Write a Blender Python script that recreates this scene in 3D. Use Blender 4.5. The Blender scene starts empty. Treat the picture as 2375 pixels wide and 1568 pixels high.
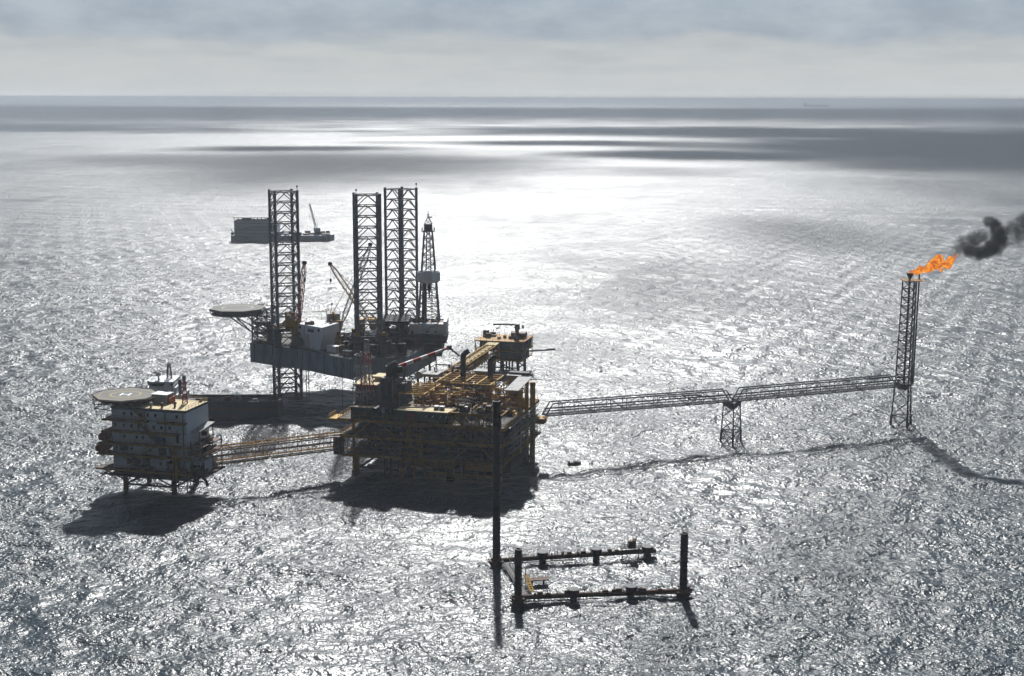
import bpy, bmesh, math, random
import numpy as np
from mathutils import Vector, Matrix
R = math.radians
sc = bpy.context.scene
col = sc.collection

# ------------------------------------------------------------------ camera
CAM_H = 105.0
cam = bpy.data.cameras.new('camera')
cam.sensor_width = 36.0
cam.lens = 36.0 * 3260.0 / 2375.0
cam.clip_start, cam.clip_end = 1.0, 200000.0
cam_o = bpy.data.objects.new('camera', cam)
col.objects.link(cam_o)
cam_o.location = (0, 0, CAM_H)
cam_o.rotation_mode = 'XYZ'
cam_o.rotation_euler = (Matrix.Rotation(R(90 - 9.662), 4, 'X') @ Matrix.Rotation(0.003, 4, 'Z')).to_euler()
sc.camera = cam_o

# ------------------------------------------------------------------ exposure, sun, sky
sc.view_settings.view_transform = 'Standard'
sc.view_settings.look = 'None'
sc.view_settings.exposure = 0.72
sc.view_settings.gamma = 1.0
SUN_EL, SUN_AZ = 38.5, 1.2            # elevation, degrees to the left of straight ahead
sun_dir = Vector((-math.sin(R(SUN_AZ)) * math.cos(R(SUN_EL)), math.cos(R(SUN_AZ)) * math.cos(R(SUN_EL)), math.sin(R(SUN_EL))))
sun = bpy.data.lights.new('sun', 'SUN')
sun.energy = 4.0
sun.angle = R(1.6)               # softened by the thin veil of cloud
sun.color = (1.0, 0.985, 0.96)
sun_o = bpy.data.objects.new('sun', sun)
sun_o.rotation_euler = (-sun_dir).to_track_quat('-Z', 'Y').to_euler()
sun_o.location = (0, 200, 400)
col.objects.link(sun_o)


class NT:
    """small node-tree helper"""
    def __init__(s, tree):
        s.t = tree; s.n = tree.nodes; s.l = tree.links
    def a(s, typ, **kw):
        n = s.n.new(typ)
        for k, v in kw.items():
            if k == 'inp':
                for i, x in v.items():
                    if hasattr(x, 'is_linked') or isinstance(x, bpy.types.NodeSocket): s.l.new(x, n.inputs[i])
                    else: n.inputs[i].default_value = x
            else: setattr(n, k, v)
        return n
    def math(s, op, a, b=0.0, c=None, clamp=False):
        inp = {0: a, 1: b}
        if c is not None: inp[2] = c
        return s.a('ShaderNodeMath', operation=op, use_clamp=clamp, inp=inp).outputs[0]
    def mix(s, f, a, b):
        n = s.a('ShaderNodeMix', data_type='RGBA')
        for i, x in ((0, f), (6, a), (7, b)):
            if isinstance(x, bpy.types.NodeSocket): s.l.new(x, n.inputs[i])
            else: n.inputs[i].default_value = x
        return n.outputs[2]
    def step(s, x, lo, hi):
        return s.a('ShaderNodeMapRange', interpolation_type='SMOOTHSTEP', inp={0: x, 1: lo, 2: hi, 3: 0.0, 4: 1.0}).outputs[0]
    def noise(s, vec, scale, detail=4.0, rough=0.5, dist=0.0):
        return s.a('ShaderNodeTexNoise', inp={'Vector': vec, 'Scale': scale, 'Detail': detail, 'Roughness': rough, 'Distortion': dist}).outputs[0]
    def vmul(s, v, m):
        return s.a('ShaderNodeVectorMath', operation='MULTIPLY', inp={0: v, 1: m}).outputs[0]

world = bpy.data.worlds.new('World')
sc.world = world
world.use_nodes = True
W = NT(world.node_tree)
W.n.clear()
w_out = W.a('ShaderNodeOutputWorld')
w_bg = W.a('ShaderNodeBackground')
SKY_STRENGTH = 0.06
w_bg.inputs[1].default_value = SKY_STRENGTH
sky = W.a('ShaderNodeTexSky', sky_type='NISHITA', sun_disc=False, sun_elevation=R(SUN_EL), sun_rotation=R(-SUN_AZ), altitude=100.0)
gen = W.a('ShaderNodeTexCoord').outputs['Generated']
sep = W.a('ShaderNodeSeparateXYZ', inp={0: gen})
dz = sep.outputs[2]
# stratus deck: ragged lower edge a couple of degrees above the horizon, second thin layer under it
nv = W.vmul(gen, (1.0, 1.0, 2.6))
n1 = W.noise(nv, 7.0, 6.0, 0.55)
n2 = W.noise(nv, 22.0, 5.0, 0.55)
n3 = W.noise(W.vmul(gen, (1.0, 1.0, 9.0)), 9.0, 5.0, 0.5)
edge = W.math('ADD', dz, W.math('MULTIPLY', W.math('SUBTRACT', n1, 0.5), 0.032))
edge = W.math('ADD', edge, W.math('MULTIPLY', W.math('SUBTRACT', n2, 0.5), 0.016))
deck = W.step(edge, 0.0365, 0.0475)
tex = W.step(W.noise(W.vmul(gen, (1.0, 1.0, 5.0)), 16.0, 6.0, 0.62), 0.30, 0.70)
deck2 = W.math('MULTIPLY', W.step(W.math('ADD', dz, W.math('MULTIPLY', W.math('SUBTRACT', n3, 0.5), 0.07)), 0.018, 0.040), 0.62)
K = 0.62 / SKY_STRENGTH
def wc(r, g, b): return (r * K, g * K, b * K, 1.0)
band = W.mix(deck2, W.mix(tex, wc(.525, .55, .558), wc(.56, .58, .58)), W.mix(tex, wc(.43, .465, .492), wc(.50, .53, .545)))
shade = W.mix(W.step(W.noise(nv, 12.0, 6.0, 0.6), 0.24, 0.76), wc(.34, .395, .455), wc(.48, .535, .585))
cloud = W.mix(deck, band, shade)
cloud = W.mix(W.step(dz, 0.055, 0.12), cloud, W.mix(n1, wc(.29, .43, .64), wc(.37, .51, .72)))  # unseen band above the frame, brightened to lift the far water's reflection
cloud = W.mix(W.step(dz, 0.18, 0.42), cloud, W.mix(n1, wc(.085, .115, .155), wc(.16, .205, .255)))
# higher up the deck opens to the clear sky, less so behind the camera
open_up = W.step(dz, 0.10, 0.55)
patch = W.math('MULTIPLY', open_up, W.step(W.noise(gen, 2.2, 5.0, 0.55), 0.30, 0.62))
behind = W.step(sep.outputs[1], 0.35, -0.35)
dim_back = W.mix(W.noise(gen, 3.0, 4.0, 0.55), wc(.019, .023, .029), wc(.038, .044, .053))     # unseen sky behind the camera, darkened to cut fill on the fronts
cloud = W.mix(behind, cloud, dim_back)
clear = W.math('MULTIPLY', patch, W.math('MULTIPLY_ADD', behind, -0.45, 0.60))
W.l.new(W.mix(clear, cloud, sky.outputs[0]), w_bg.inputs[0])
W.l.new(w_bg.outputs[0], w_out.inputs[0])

sc.cycles.use_denoising = True
sc.cycles.max_bounces = 5
sc.cycles.diffuse_bounces = 2
sc.cycles.glossy_bounces = 3
sc.cycles.transparent_max_bounces = 12
sc.cycles.volume_bounces = 0
sc.cycles.sample_clamp_direct = 14.0
sc.cycles.sample_clamp_indirect = 4.0

# ------------------------------------------------------------------ object helpers
def tag(o, label=None, cat=None, group=None, kind=None):
    if label: o['label'] = label
    if cat: o['category'] = cat
    if group: o['group'] = group
    if kind: o['kind'] = kind
    return o

# ------------------------------------------------------------------ sea
def sea_material():
    m = bpy.data.materials.new('sea_water'); m.use_nodes = True
    T = NT(m.node_tree); T.n.clear()
    out = T.a('ShaderNodeOutputMaterial')
    p = T.a('ShaderNodeBsdfPrincipled')
    p.inputs['Base Color'].default_value = (0.012, 0.026, 0.036, 1)
    p.inputs['IOR'].default_value = 1.333
    pos = T.a('ShaderNodeNewGeometry').outputs['Position']
    rot = T.a('ShaderNodeVectorRotate', rotation_type='Z_AXIS', inp={0: pos, 'Angle': R(14)}).outputs[0]

    sway = T.a('ShaderNodeTexNoise', inp={'Vector': pos, 'Scale': 0.013, 'Detail': 2.0})
    sway = T.a('ShaderNodeVectorMath', operation='SUBTRACT', inp={0: sway.outputs['Color'], 1: (.5, .5, .5)}).outputs[0]
    rot = T.a('ShaderNodeVectorMath', operation='MULTIPLY_ADD', inp={0: sway, 1: (16.0, 16.0, 0.0), 2: rot}).outputs[0]

    def slant(v, ang):      # keeps the noise lattice off the water plane
        return T.a('ShaderNodeVectorRotate', rotation_type='AXIS_ANGLE', inp={0: v, 'Axis': (0.62, 0.48, 0.62), 'Angle': ang}).outputs[0]
    gust = T.noise(slant(T.vmul(rot, (1.0, 0.7, 1.0)), 1.1), 0.022, 5.0, 0.62, 0.8)
    gust = T.step(gust, 0.30, 0.70)
    broad = T.step(T.noise(slant(T.vmul(rot, (1.0, 0.6, 1.0)), 0.7), 0.0075, 3.0, 0.6, 1.0), 0.32, 0.68)
    gust = T.math('MULTIPLY_ADD', broad, 0.55, T.math('MULTIPLY', gust, 0.6))
    a = T.noise(slant(T.vmul(rot, (0.85, 1.0, 1.0)), 0.9), 0.52, 3.0, 0.55, 0.6)
    a2 = T.noise(slant(T.a('ShaderNodeVectorRotate', rotation_type='Z_AXIS', inp={0: rot, 'Angle': R(57)}).outputs[0], 2.3), 0.43, 3.0, 0.55, 0.6)
    a = T.math('ADD', T.math('MULTIPLY', a, 0.68), T.math('MULTIPLY', a2, 0.75))
    b = T.noise(slant(T.vmul(rot, (0.9, 1.0, 1.0)), 1.7), 1.1, 1.5, 0.5, 0.4)
    h = T.math('ADD', T.math('MULTIPLY', a, 0.98), T.math('MULTIPLY', b, 0.34))
    h = T.math('MULTIPLY', h, T.math('MULTIPLY_ADD', gust, 1.0, 0.42))
    bump = T.a('ShaderNodeBump', inp={'Strength': 1.0, 'Distance': 1.0, 'Height': h})
    T.l.new(bump.outputs[0], p.inputs['Normal'])
    py = T.a('ShaderNodeSeparateXYZ', inp={0: pos}).outputs[1]
    T.l.new(T.math('MULTIPLY_ADD', T.step(py, 250.0, 1900.0), 0.07, 0.34), p.inputs['Roughness'])   # ripples too small to resolve far out
    T.l.new(p.outputs[0], out.inputs[0])
    return m

def build_sea():
    rng = np.random.default_rng(7)
    # rows: fine near, coarse far
    r = [120.0]
    while r[-1] < 90000.0:
        d = r[-1]
        r.append(d + (0.62 if d < 700 else max(0.62, 0.62 + (d - 700) * 0.004) if d < 4000 else d * 0.012))
    r = np.array(r)
    ang = np.radians(np.concatenate([np.linspace(-75, -27, 60)[:-1], np.linspace(-27, 27, 760), np.linspace(27, 75, 60)[1:]]))
    RR, AA = np.meshgrid(r, ang, indexing='ij')
    X = (RR * np.sin(AA)).astype(np.float32); Yv = (RR * np.cos(AA)).astype(np.float32)
    Z = np.zeros_like(X)
    dr = np.gradient(r)[:, None]; da = np.gradient(ang)[None, :]
    sp = np.maximum(dr, RR * da).astype(np.float32)
    n = 64 + 14
    lam = np.exp(np.concatenate([rng.uniform(np.log(1.7), np.log(17), 64), rng.uniform(np.log(20), np.log(55), 14)]))
    th = np.radians(-98 + rng.normal(0, 1, n) * np.where(lam > 18, 16, 50))       # swell runs towards the camera
    k = 2 * np.pi / lam
    slope = 0.165 * np.sqrt(2.0 / n)
    for i in range(n):
        ph = k[i] * (X * np.cos(th[i]) + Yv * np.sin(th[i])) + rng.uniform(0, 6.283)
        fade = np.clip((lam[i] / sp - 3.6) / 3.0, 0, 1)
        s = np.sin(ph)
        Z += (slope * (0.5 if lam[i] > 18 else 1.0) / k[i]) * fade * (s + 0.28 * (s * s - 0.5))
    nr, nc = X.shape
    co = np.stack([X, Yv, Z], -1).reshape(-1, 3)
    idx = np.arange(nr * nc, dtype=np.int32).reshape(nr, nc)
    q = np.stack([idx[:-1, :-1], idx[:-1, 1:], idx[1:, 1:], idx[1:, :-1]], -1).reshape(-1, 4)
    q = q[:, ::-1]
    me = bpy.data.meshes.new('sea')
    me.vertices.add(len(co)); me.vertices.foreach_set('co', co.ravel().astype(np.float32))
    me.loops.add(q.size); me.loops.foreach_set('vertex_index', np.ascontiguousarray(q).ravel())
    me.polygons.add(len(q)); me.polygons.foreach_set('loop_start', np.arange(0, q.size, 4, dtype=np.int32))
    me.polygons.foreach_set('use_smooth', np.ones(len(q), dtype=bool))
    me.update(calc_edges=True)
    me.materials.append(sea_material())
    o = bpy.data.objects.new('sea', me); col.objects.link(o)
    tag(o, 'open sea with sun glitter on small waves', 'sea', kind='structure')
build_sea()

# ------------------------------------------------------------------ clouds over the far sea (above the frame): they shade the water
def cloud_material(name, cover, soft, dense=1.0):
    m = bpy.data.materials.new(name); m.use_nodes = True
    T = NT(m.node_tree); T.n.clear()
    out = T.a('ShaderNodeOutputMaterial')
    pos = T.a('ShaderNodeNewGeometry').outputs['Position']
    n = T.noise(T.vmul(pos, (0.7, 1.0, 0.3)), 0.0045, 6.0, 0.6)
    core = T.a('ShaderNodeAttribute', attribute_name='core').outputs['Fac']
    n = T.math('ADD', T.math('MULTIPLY', T.math('SUBTRACT', n, 0.5), 1.5), T.math('MULTIPLY', core, 1.6))
    f = T.math('MULTIPLY', T.step(n, cover - soft, cover + soft), dense)
    d = T.a('ShaderNodeBsdfDiffuse', inp={0: (.8, .8, .8, 1)})
    tr = T.a('ShaderNodeBsdfTransparent')
    mx = T.a('ShaderNodeMixShader', inp={0: f, 1: tr.outputs[0], 2: d.outputs[0]})
    T.l.new(mx.outputs[0], out.inputs[0])
    return m

def build_clouds():
    H = 2300.0
    off = H / math.tan(R(SUN_EL))
    thick = cloud_material('cloud_thick', 0.65, 0.65)
    mats = [thick, cloud_material('cloud_broken', 0.6, 0.55), cloud_material('cloud_thin', 0.7, 0.6, .62), cloud_material('cloud_wisp', 0.6, 0.5, .55)]
    # shadow centre on the water (x, y), half sizes, thin?
    spots = [(-1500, 11700, 19000, 9600, 0), (-2500, 4900, 2050, 1250, 0), (900, 2950, 850, 1050, 0), (1600, 3650, 2000, 2450, 0), (520, 4700, 1150, 1150, 0), (60, 3420, 640, 210, 0),
             (-520, 3000, 360, 140, 1), (-340, 2330, 600, 900, 2), (260, 2720, 430, 260, 1), (150, 2080, 200, 80, 2), (170, 1120, 105, 95, 3), (30, 815, 95, 80, 3)]
    rng = np.random.default_rng(3)
    vs, fs, mi, core = [], [], [], []
    for cx, cy, rx, ry, tn in spots:
        nu, nv_ = 72, 14
        base = len(vs)
        ph = rng.uniform(0, 6.28, 9)
        for j in range(nv_ + 1):
            t = -1 + 2 * j / nv_
            for i in range(nu):
                a = 2 * math.pi * i / nu
                w = 1 + sum(math.sin(a * (q + 2) + ph[q]) * 0.11 / (1 + 0.35 * q) for q in range(9))
                rr = math.sqrt(max(0.0, 1 - t * t)) ** 0.5 * w
                core.append(1 - rr / w)
                vs.append((cx + rx * rr * math.cos(a), cy + off + ry * rr * math.sin(a), H + 60 * t + 10 * math.sin(a * 5 + ph[0])))
        for j in range(nv_):
            for i in range(nu):
                k2 = (i + 1) % nu
                fs.append((base + j * nu + i, base + j * nu + k2, base + (j + 1) * nu + k2, base + (j + 1) * nu + i)); mi.append(tn)
    me = bpy.data.meshes.new('clouds'); me.from_pydata(vs, [], fs)
    [me.materials.append(q) for q in mats]
    at = me.attributes.new('core', 'FLOAT', 'POINT'); at.data.foreach_set('value', core)
    me.polygons.foreach_set('material_index', mi)
    me.polygons.foreach_set('use_smooth', [True] * len(fs))
    o = bpy.data.objects.new('clouds', me); col.objects.link(o)
    tag(o, 'low broken cloud deck over the sea', 'clouds', kind='stuff')
build_clouds()


# ------------------------------------------------------------------ materials
def paint(name, rgb, rough=0.7, worn=(0.09, 0.045, 0.025), amount=0.30, scale=0.5, metal=0.0, streak=False):
    m = bpy.data.materials.new(name); m.use_nodes = True
    T = NT(m.node_tree); T.n.clear()
    out = T.a('ShaderNodeOutputMaterial')
    p = T.a('ShaderNodeBsdfPrincipled')
    p.inputs['Roughness'].default_value = rough
    p.inputs['Metallic'].default_value = metal
    p.inputs['Specular IOR Level'].default_value = 0.22
    pos = T.a('ShaderNodeTexCoord').outputs['Object']
    vec = T.vmul(pos, (1.0, 1.0, 0.18)) if streak else pos
    n = T.noise(vec, scale, 6.0, 0.65, 0.3)
    f = T.step(n, 0.60 - amount * 0.35, 0.80 - amount * 0.25)
    tone = T.noise(pos, scale * 0.35, 3.0, 0.5)
    base = T.mix(tone, tuple(c * 0.78 for c in rgb) + (1,), tuple(min(1, c * 1.15) for c in rgb) + (1,))
    T.l.new(T.mix(T.math('MULTIPLY', f, 0.85), base, tuple(worn) + (1,)), p.inputs['Base Color'])
    T.l.new(p.outputs[0], out.inputs[0])
    return m

M = dict(
    yellow=paint('yellow_paint', (0.50, 0.29, 0.012), worn=(0.17, 0.065, 0.02), amount=0.45, scale=0.7),
    ochre=paint('ochre_paint', (0.42, 0.21, 0.008), worn=(0.13, 0.05, 0.018), amount=0.5, scale=0.8),
    leg=paint('grey_leg_paint', (0.125, 0.15, 0.17), amount=0.25, scale=0.6),
    hull=paint('grey_hull_paint', (0.19, 0.235, 0.29), amount=0.34, scale=0.28, worn=(0.07, 0.05, 0.035), streak=True),
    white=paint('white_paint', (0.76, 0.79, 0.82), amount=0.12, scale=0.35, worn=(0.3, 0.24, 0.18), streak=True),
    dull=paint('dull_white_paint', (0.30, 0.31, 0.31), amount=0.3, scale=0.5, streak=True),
    dark=paint('dark_steel', (0.035, 0.036, 0.038), amount=0.3, scale=0.9, worn=(0.06, 0.03, 0.018)),
    black=paint('black_steel', (0.014, 0.014, 0.015), amount=0.3, scale=0.9, worn=(0.03, 0.018, 0.012)),
    green=paint('dark_green_paint', (0.018, 0.06, 0.045), amount=0.25, scale=0.6),
    red=paint('red_paint', (0.33, 0.03, 0.022), amount=0.3, scale=0.8),
    brown=paint('rusty_brown_paint', (0.12, 0.055, 0.03), amount=0.5, scale=0.8, worn=(0.05, 0.025, 0.015)),
    sand=paint('sand_deck_coating', (0.58, 0.49, 0.29), rough=0.8, amount=0.3, scale=0.4, worn=(0.32, 0.24, 0.13)),
    helideck=paint('grey_helideck_coating', (0.15, 0.15, 0.135), rough=0.8, amount=0.25, scale=0.3, worn=(0.18, 0.17, 0.14)),
    heliyellow=paint('yellow_marking', (0.36, 0.27, 0.07), amount=0.2),
    steel=paint('galvanised_steel', (0.17, 0.18, 0.19), rough=0.5, amount=0.25, scale=0.8, metal=0.4),
    grey=paint('grey_paint', (0.10, 0.107, 0.115), amount=0.3, scale=0.6),
    bluegrey=paint('blue_grey_paint', (0.085, 0.105, 0.13), amount=0.35, scale=0.6),
    blue=paint('blue_paint', (0.03, 0.05, 0.17), amount=0.2),
    orange=paint('orange_paint', (0.30, 0.075, 0.015), amount=0.2),
    glass=paint('dark_window_glass', (0.012, 0.016, 0.02), rough=0.15, amount=0.0),
    deck=paint('dark_deck_plate', (0.06, 0.062, 0.06), rough=0.8, amount=0.45, scale=0.5),
    barge=paint('barge_haze_paint', (0.24, 0.29, 0.35), amount=0.3, scale=0.15),  # lightened to stand in for haze over the far barge
    faraway=paint('pale_haze_paint', (0.48, 0.53, 0.59), amount=0.2, scale=0.05),  # paled to stand in for distance haze, used on the barge cabins
    vessel=paint('dark_blue_hull', (0.045, 0.06, 0.085), amount=0.3, scale=0.3, worn=(0.05, 0.035, 0.03), streak=True),
)

# ------------------------------------------------------------------ mesh builder
class MB:
    def __init__(s): s.v = []; s.f = []
    def quadbox(s, p):      # 8 points, bottom ring then top ring
        b = len(s.v); s.v += [tuple(q) for q in p]
        s.f += [(b+3, b+2, b+1, b), (b+4, b+5, b+6, b+7)] + [(b+i, b+(i+1) % 4, b+4+(i+1) % 4, b+4+i) for i in range(4)]
    def box(s, x0, x1, y0, y1, z0, z1):
        s.quadbox([(x0, y0, z0), (x1, y0, z0), (x1, y1, z0), (x0, y1, z0), (x0, y0, z1), (x1, y0, z1), (x1, y1, z1), (x0, y1, z1)])
    def cbox(s, c, size, deg=0):
        ca, sa = math.cos(R(deg)), math.sin(R(deg)); a, b, h = size[0] / 2, size[1] / 2, size[2]
        ring = [(c[0] + x * ca - y * sa, c[1] + x * sa + y * ca) for x, y in ((-a, -b), (a, -b), (a, b), (-a, b))]
        s.prism(ring, c[2], c[2] + h)
    def prism(s, ring, z0, z1, top=None):
        n = len(ring); b = len(s.v); top = top or ring
        s.v += [(x, y, z0) for x, y in ring] + [(x, y, z1) for x, y in top]
        s.f += [tuple(range(b + n - 1, b - 1, -1)), tuple(range(b + n, b + 2 * n))]
        s.f += [(b + i, b + (i + 1) % n, b + n + (i + 1) % n, b + n + i) for i in range(n)]
    def bar(s, a, b, r, n=5, r2=None):
        a, b = Vector(a), Vector(b); d = b - a
        if d.length < 1e-6: return
        q = d.to_track_quat('Z', 'Y'); i0 = len(s.v); r2 = r if r2 is None else r2
        for p, rr in ((a, r), (b, r2)):
            for k in range(n):
                t = 2 * math.pi * (k + .5) / n
                s.v.append(tuple(p + q @ Vector((rr * math.cos(t), rr * math.sin(t), 0))))
        s.f += [(i0 + k, i0 + (k + 1) % n, i0 + n + (k + 1) % n, i0 + n + k) for k in range(n)]
        s.f += [tuple(range(i0 + n - 1, i0 - 1, -1)), tuple(range(i0 + n, i0 + 2 * n))]
    def path(s, pts, r, n=6):
        for a, b in zip(pts[:-1], pts[1:]): s.bar(a, b, r, n)
    def lathe(s, c, prof, n=16, axis=(0, 0, 1)):
        q = Vector(axis).to_track_quat('Z', 'Y'); c = Vector(c); i0 = len(s.v)
        for rr, z in prof:
            for k in range(n):
                t = 2 * math.pi * k / n
                s.v.append(tuple(c + q @ Vector((rr * math.cos(t), rr * math.sin(t), z))))
        for j in range(len(prof) - 1):
            s.f += [(i0 + j*n + k, i0 + j*n + (k+1) % n, i0 + (j+1)*n + (k+1) % n, i0 + (j+1)*n + k) for k in range(n)]
        j = len(prof) - 1
        s.f += [tuple(range(i0 + n - 1, i0 - 1, -1)), tuple(range(i0 + j*n, i0 + (j+1)*n))]
    def drum(s, a, b, r, n=14):     # pressure vessel with domed ends
        a, b = Vector(a), Vector(b); L = (b - a).length
        s.lathe(a, [(r*.25, 0), (r*.7, r*.12), (r*.94, r*.32), (r, r*.55), (r, L - r*.55), (r*.94, L - r*.32), (r*.7, L - r*.12), (r*.25, L)], n, b - a)
    def rail(s, pts, h=1.1, r=0.05, step=2.2):
        for a, b in zip(pts[:-1], pts[1:]):
            a, b = Vector(a), Vector(b); n = max(1, int((b - a).length / step)); up = Vector((0, 0, h))
            s.bar(a + up, b + up, r, 4); s.bar(a + up * .55, b + up * .55, r * .8, 4)
            for i in range(n + 1):
                p = a.lerp(b, i / n); s.bar(p, p + up, r, 4)
    def build(s, name, mat, parent=None, label=None, world=False, smooth=False):
        me = bpy.data.meshes.new(name); vs = s.v
        if world:
            inv = root_matrix(parent).inverted(); vs = [tuple(inv @ Vector(p)) for p in vs]
        me.from_pydata(vs, [], s.f); me.materials.append(M[mat] if isinstance(mat, str) else mat)
        if smooth: me.polygons.foreach_set('use_smooth', [True] * len(s.f))
        me.update()
        o = bpy.data.objects.new(name, me); col.objects.link(o)
        if parent: o.parent = parent
        if label: o['label'] = label
        return o

def root_matrix(o):
    while o.parent: o = o.parent
    return Matrix.Translation(o.location) @ Matrix.Rotation(o.rotation_euler[2], 4, 'Z')

def thing(name, label, cat, loc=(0, 0, 0), deg=0, group=None):
    o = bpy.data.objects.new(name, None); col.objects.link(o)
    o.location = loc; o.rotation_euler = (0, 0, R(deg)); o.empty_display_size = 1.0
    return tag(o, label, cat, group)

def lattice(ch, br, bot, top, nb, rc, rb, pat='X', rings=True, rh=None):
    """chords from bot[i] to top[i]; braces on every face between neighbours"""
    bot = [Vector(p) for p in bot]; top = [Vector(p) for p in top]; n = len(bot); rh = rh or rb
    if ch is not None:
        for a, b in zip(bot, top): ch.bar(a, b, rc, 6)
    for j in range(nb + 1):
        t = j / nb; ring = [a.lerp(b, t) for a, b in zip(bot, top)]
        if rings:
            for i in range(n):
                if n == 2 and i == 1: break
                br.bar(ring[i], ring[(i + 1) % n], rh, 4)
        if j == nb: break
        nxt = [a.lerp(b, (j + 1) / nb) for a, b in zip(bot, top)]
        for i in range(n):
            if n == 2 and i == 1: break
            k = (i + 1) % n
            if pat == 'X': br.bar(ring[i], nxt[k], rb, 4); br.bar(ring[k], nxt[i], rb, 4)
            elif pat == 'A':
                mid = (nxt[i] + nxt[k]) / 2; br.bar(ring[i], mid, rb, 4); br.bar(ring[k], mid, rb, 4)
            else:
                if (i + j) % 2: br.bar(ring[i], nxt[k], rb, 4)
                else: br.bar(ring[k], nxt[i], rb, 4)

def sq(c, s, deg):
    return [(c[0] + s / math.sqrt(2) * math.cos(R(deg + 45 + 90 * i)), c[1] + s / math.sqrt(2) * math.sin(R(deg + 45 + 90 * i))) for i in range(4)]
def at_z(ring, z): return [(x, y, z) for x, y in ring]

rnd = random.Random(11)

# ------------------------------------------------------------------ jack-up drilling rig
def build_jackup():
    t = thing('jackup_rig', 'grey jack-up drilling rig with three tall lattice legs and a derrick', 'drilling rig', (-60, 490, 0))
    HB, HT = 12.0, 19.0
    ring = [(-93.4, 493.6), (-74.3, 480.9), (-52.6, 460.9), (-35.2, 467.0), (-27.5, 497), (-33, 520), (-75, 517), (-93.4, 507)]
    m = MB(); m.prism(ring, HB, HT); hull = m.build('hull', 'hull', t, world=True)
    cxr, cyr = -61, 491; m = MB(); m.prism([(cxr + (x - cxr) * .985, cyr + (y - cyr) * .985) for x, y in ring], HT + .004, HT + .03); m.build('deck_plating', 'deck', hull, world=True)
    m = MB(); m.rail([(x, y, HT) for x, y in ring + ring[:1]], 1.2, 0.06, 2.6); m.build('guard_rail', 'grey', t, world=True)
    # vertical fender/stain plates and draught pipes on the hull side
    for (ax, ay), (bx, by), n in (((-93.4, 493.6), (-74.3, 480.9), 5), ((-74.3, 480.9), (-52.6, 460.9), 7)):
        d = Vector((bx - ax, by - ay)).normalized(); nx, ny = d.y, -d.x
        for i in range(n):
            f = (i + rnd.uniform(.3, .7)) / n; x, y = ax + (bx - ax) * f, ay + (by - ay) * f
            top = HT - rnd.uniform(0, .4); h = rnd.choice([2.2, 3.5, 4.5, 6.6])
            m = MB(); m.bar((x + nx * .12, y + ny * .12, top), (x + nx * .12, y + ny * .12, top - h), .14, 4); m.build('drain_pipe', 'dark', hull, world=True)
    # legs
    legs = [((-79.7, 490.0), 23), ((-49.0, 474.0), 12), ((-40.0, 504.5), 45)]
    for c, deg in legs:
        s = 7.9; r4 = sq(c, s, deg)
        br = MB(); lattice(None, br, at_z(r4, -3.0), at_z(r4, 73.0), 21, .5, .19, 'A', rh=.25)
        for i in range(22):         # interior diamond of every bay level
            z = -3 + 76 / 21 * i
            mids = [((r4[k][0] + r4[(k+1) % 4][0]) / 2, (r4[k][1] + r4[(k+1) % 4][1]) / 2, z) for k in range(4)]
            for k in range(4): br.bar(mids[k], mids[(k+1) % 4], .13, 4)
        lg = br.build('leg', 'leg', t, world=True)
        for x, y in r4:
            ch = MB(); ch.bar((x, y, -3.2), (x, y, 73.6), .52, 8); ch.build('chord', 'leg', lg, world=True)
        lm = MB(); x, y = r4[rnd.randrange(4)]; lm.bar((x, y, 73.4), (x, y, 75.0), .1, 4); lm.cbox((x, y, 74.6), (.5, .5, .6))
        lm.build('leg_lamp', 'dark', lg, world=True)
        # jack house: columns at the chords, ring on top
        jh = MB()
        r5 = sq(c, s + .9, deg)
        for x, y in r5: jh.cbox((x, y, HT - .05), (2.3, 2.3, 6.6), deg)
        for k in range(4):
            a, b = r5[k], r5[(k+1) % 4]; mid = ((a[0]+b[0])/2, (a[1]+b[1])/2, HT + 5.4)
            ang = math.degrees(math.atan2(b[1]-a[1], b[0]-a[0]))
            jh.cbox(mid, (math.dist(a, b) - 2.2, 1.5, 1.1), ang)
        for k in range(4):
            x, y = r5[k]
            for z in (1.3, 2.7, 4.1): jh.cbox((x, y, HT + z), (2.75, 2.75, .55), deg)
        jh.build('jack_house', 'bluegrey', t, world=True)
        for k in range(4):
            jt = MB(); x, y = r5[k]; jt.cbox((x, y, HT + 6.55), (1.5, 1.5, 1.2), deg + 20); jt.build('jacking_motor', 'ochre', t, world=True)
    # yellow scaffold towers on the legs
    for (x, y, z0, h) in ((-77.6, 484.6, 25.6, 5.5), (-52.0, 476.0, 25.6, 4.5)):
        m = MB(); r4 = sq((x, y), 2.4, 20); lattice(m, m, at_z(r4, z0), at_z(r4, z0 + h), 3, .22, .14)
        m.cbox((x, y, z0 + 1.0), (1.7, 1.7, 2.6), 20); m.cbox((x, y, z0 + h), (3.0, 3.0, .3), 20)
        m.build('service_tower', 'ochre', t, world=True)
    # living quarters on the front edge
    m = MB()
    m.prism([(-73.6, 483.6), (-66.3, 477.0), (-62.6, 485.5), (-70.5, 492.2)], HT - .05, 24.6, top=[(-73.9, 483.3), (-65.2, 475.8), (-61.2, 485.6), (-70.9, 493.0)])
    m.prism([(-74.6, 483.2), (-64.9, 474.4), (-60.4, 485.6), (-71.0, 494.0)], 24.6, 27.6)
    q = m.build('quarters_block', 'white', t, world=True)
    m = MB()
    a, b = Vector((-74.6, 483.2)), Vector((-64.9, 474.4)); d = (b - a).normalized(); nn = Vector((d.y, -d.x))
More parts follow.
